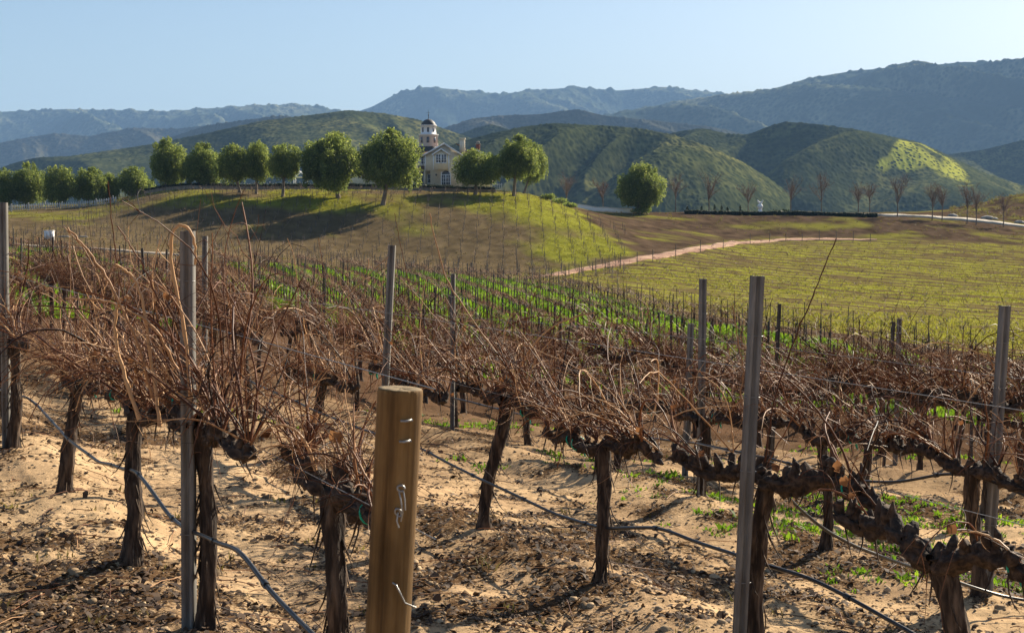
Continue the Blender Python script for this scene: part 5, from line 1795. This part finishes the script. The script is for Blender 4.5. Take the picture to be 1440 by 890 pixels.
# far left wing beyond the trees
fx0, fx1, fxa = px(488), px(527), px(507.5)
mb = MB(); mb.prism([(fx0, -1), (fx1, -1), (fx1, pz(236)), (fxa, pz(225.5)), (fx0, pz(236))], 2, 11); mb.build('side_wing_wall', M['cream'], villa)
gable_roof('side_wing_roof', fx0, fxa, fx1, pz(236) + .1, pz(224), 2, 11.3, .4)
mb = MB(); mb.box(px(503.5), px(511.5), 1.95, 1.997, pz(250), pz(242)); sh = mb.build('shuttered_window', M['brick'], villa)
mb = MB(); mb.box(px(502.6), px(503.5), 1.9, 1.997, pz(250.6), pz(241.2)); mb.box(px(511.5), px(512.4), 1.9, 1.997, pz(250.6), pz(241.2)); mb.box(px(507.2), px(507.8), 1.9, 1.948, pz(250), pz(242)); mb.build('window_frame', M['white'], sh)
mb = MB(); mb.box(px(527.3), px(560), 6, 11, -1, pz(238)); mb.build('link_wall', M['stucco'], villa)
mb = MB(); mb.slab([(px(526), 5.4, pz(238)), (px(560), 5.4, pz(238)), (px(560), 9, pz(229)), (px(526), 9, pz(229))], .2); mb.build('link_roof', M['tile'], villa)
# right hand rear block
rx0, rx1, rxa = px(649.4), px(692), px(664)
mb = MB(); mb.prism([(rx0, -1), (rx1, -1), (rx1, pz(222)), (rxa, pz(208.5)), (rx0, pz(215))], 5, 14); mb.build('rear_wall', M['stucco'], villa)
mb = MB(); mb.slab([(px(640), 4.5, pz(200.5)), (px(652), 4.5, pz(206)), (px(652), 13, pz(206)), (px(640), 13, pz(198.5))], .2)
mb.slab([(px(646), 4.4, pz(217)), (rxa, 4.4, pz(206.5)), (rxa, 14.4, pz(206.5)), (px(646), 14.4, pz(217))], .2)
mb.slab([(rxa, 4.4, pz(206.5)), (px(695), 4.4, pz(222.5)), (px(695), 14.4, pz(222.5)), (rxa, 14.4, pz(206.5))], .2); mb.build('rear_roof', M['tile'], villa)
mb = MB(); mb.slab([(rxa, 4.27, pz(206.5) - .02), (px(695), 4.27, pz(222.5) - .02), (px(695), 4.395, pz(222.5) - .02), (rxa, 4.395, pz(206.5) - .02)], .3); mb.build('rake_board', M['white'], villa)
# chimneys
c1 = pbox('chimney', 'stucco', 646, 653.4, 196, 216, 2.5, 3.5)
mb = MB(); mb.box(px(645.2), px(654.2), 2.4, 3.6, pz(196) + .003, pz(194)); mb.build('chimney_cap', M['stucco'], c1)
c2 = pbox('chimney', 'brick', 668.4, 674.2, 201.5, 216, 6, 6.9)
mb = MB(); mb.box(px(667.9), px(674.8), 5.9, 7.0, pz(201.5) + .003, pz(200.3)); mb.lathe([(.28, pz(200.3) + .003), (.34, pz(199)), (.36, pz(198)), (.2, pz(197.2)), (.01, pz(197))], px(671.3), 6.45, 12); mb.build('chimney_cap', M['rock'], c2)
# lantern tower
tx, ty = px(599.6), 8.5
def octo(r0, r1, z0, z1): return [(r0, z0), (r1, z1)]
q8 = math.pi / 8
r_lo = (612.7 - 586.6) / 2 * SC / math.cos(q8) * 1.02; r_up = (610.2 - 589) / 2 * SC / math.cos(q8) * 1.02
mb = MB(); mb.lathe([(r_lo * 1.04, pz(214)), (r_lo * 1.04, pz(204.4)), (.02, pz(204.3))], tx, ty, 8, q8); mb.build('tower_base', M['slate'], villa)
mb = MB(); mb.lathe([(.02, pz(204.2)), (r_lo, pz(204.1)), (r_lo, pz(187.6)), (r_lo * 1.05, pz(187.5)), (r_lo * 1.05, pz(186.7)), (r_up, pz(186.4)), (r_up, pz(174.4)), (r_up * 1.06, pz(174.3)), (r_up * 1.06, pz(173.3)), (.02, pz(173.2))], tx, ty, 8, q8); tw = mb.build('tower', M['white'], villa)
mb = MB(); zt = pz(173.1); mb.lathe([(r_up * .92, zt), (r_up * .88, zt + .22), (r_up * .76, zt + .52), (r_up * .56, zt + .82), (r_up * .34, zt + 1.02), (.12, zt + 1.12), (.01, zt + 1.14)], tx, ty, 16); mb.build('dome', M['slate'], villa, True)
mb = MB(); mb.lathe([(.05, zt + 1.1), (.05, zt + 1.75), (.13, zt + 1.85), (.05, zt + 1.97), (.03, zt + 2.5), (.005, zt + 2.95)], tx, ty, 8); mb.tube([(tx - .3, ty, zt + 2.3), (tx + .3, ty, zt + 2.3)], .03, 5); mb.build('finial', M['iron'], villa, True)
for (rr_, va, vb_, ww) in ((r_lo, 190.5, 199, .26), (r_up, 177, 183.5, .2)):
    for a in range(8):
        th = a * math.pi / 4
        ap = rr_ * math.cos(q8)
        cx_, cy_ = math.cos(th), math.sin(th)
        if cy_ > .5: continue
        V = []
        for dx in (-ww, ww):
            for dz in (pz(vb_), pz(va)):
                for dr_ in (.004, .03):
                    V.append((tx + cx_ * (ap + dr_) - cy_ * dx, ty + cy_ * (ap + dr_) + cx_ * dx, dz))
        mb = MB(); mb.add(V, [(0, 1, 3, 2), (4, 6, 7, 5), (1, 5, 7, 3), (0, 2, 6, 4), (2, 3, 7, 6), (0, 4, 5, 1)]); mb.build('tower_window', M['glass'], tw)

# ------------------------------------------------------------------ air, light, camera
hz = MB(); hz.box(-12500, 12500, -11500, 11500, -420, 900)
mh = bpy.data.materials.new('air_haze'); mh.use_nodes = True
nt = mh.node_tree
for n in list(nt.nodes): nt.nodes.remove(n)
out = nt.nodes.new('ShaderNodeOutputMaterial'); pv_ = nt.nodes.new('ShaderNodeVolumePrincipled')
pv_.inputs['Color'].default_value = (.34, .59, 1., 1); pv_.inputs['Density'].default_value = 8e-5
pv_.inputs['Anisotropy'].default_value = 0
nt.links.new(pv_.outputs[0], out.inputs['Volume'])
tag(hz.build('haze', mh), 'thin blue haze in the air over the valley', 'haze', kind='stuff')

SUN_AZ, SUN_EL = R(41), R(29)
w = bpy.data.worlds.new('World'); scene.world = w; w.use_nodes = True
nt = w.node_tree
bg = nt.nodes['Background'] if 'Background' in nt.nodes else nt.nodes.new('ShaderNodeBackground')
sky = nt.nodes.new('ShaderNodeTexSky'); sky.sky_type = 'NISHITA'; sky.sun_disc = False
sky.sun_elevation = SUN_EL; sky.sun_rotation = SUN_AZ
sky.altitude = 400; sky.air_density = 1.0; sky.dust_density = 1.3; sky.ozone_density = 1.6
nt.links.new(sky.outputs[0], bg.inputs[0]); bg.inputs[1].default_value = .052
ld = bpy.data.lights.new('sun', 'SUN'); ld.energy = 5; ld.angle = R(.55); ld.color = (1, .88, .70)
so = link(bpy.data.objects.new('sun', ld))
sd = Vector((math.sin(SUN_AZ) * math.cos(SUN_EL), math.cos(SUN_AZ) * math.cos(SUN_EL), math.sin(SUN_EL)))
so.rotation_euler = (-sd).to_track_quat('-Z', 'Y').to_euler()
so.location = (60, 60, 80)

cd = bpy.data.cameras.new('camera'); cam = link(bpy.data.objects.new('camera', cd))
cam.location = (0, 0, 0); cam.rotation_euler = (math.pi / 2 - PIT, 0, 0)
cd.sensor_width = 36; cd.lens = 36 * F / 1440
cd.clip_start = .1; cd.clip_end = 40000
cd.dof.use_dof = True; cd.dof.focus_distance = 9.0; cd.dof.aperture_fstop = 14
scene.camera = cam
vs = scene.view_settings
vs.view_transform = 'Standard'; vs.look = 'None'; vs.exposure = 1.26; vs.gamma = 1; vs.use_curve_mapping = False
scene.render.engine = 'CYCLES'
cy = scene.cycles
cy.use_denoising = True
try: cy.denoiser = 'OPENIMAGEDENOISE'
except Exception: pass
cy.max_bounces = 6; cy.diffuse_bounces = 3; cy.transmission_bounces = 3; cy.transparent_max_bounces = 6; cy.volume_bounces = 0
cy.use_adaptive_sampling = True; cy.adaptive_threshold = .01
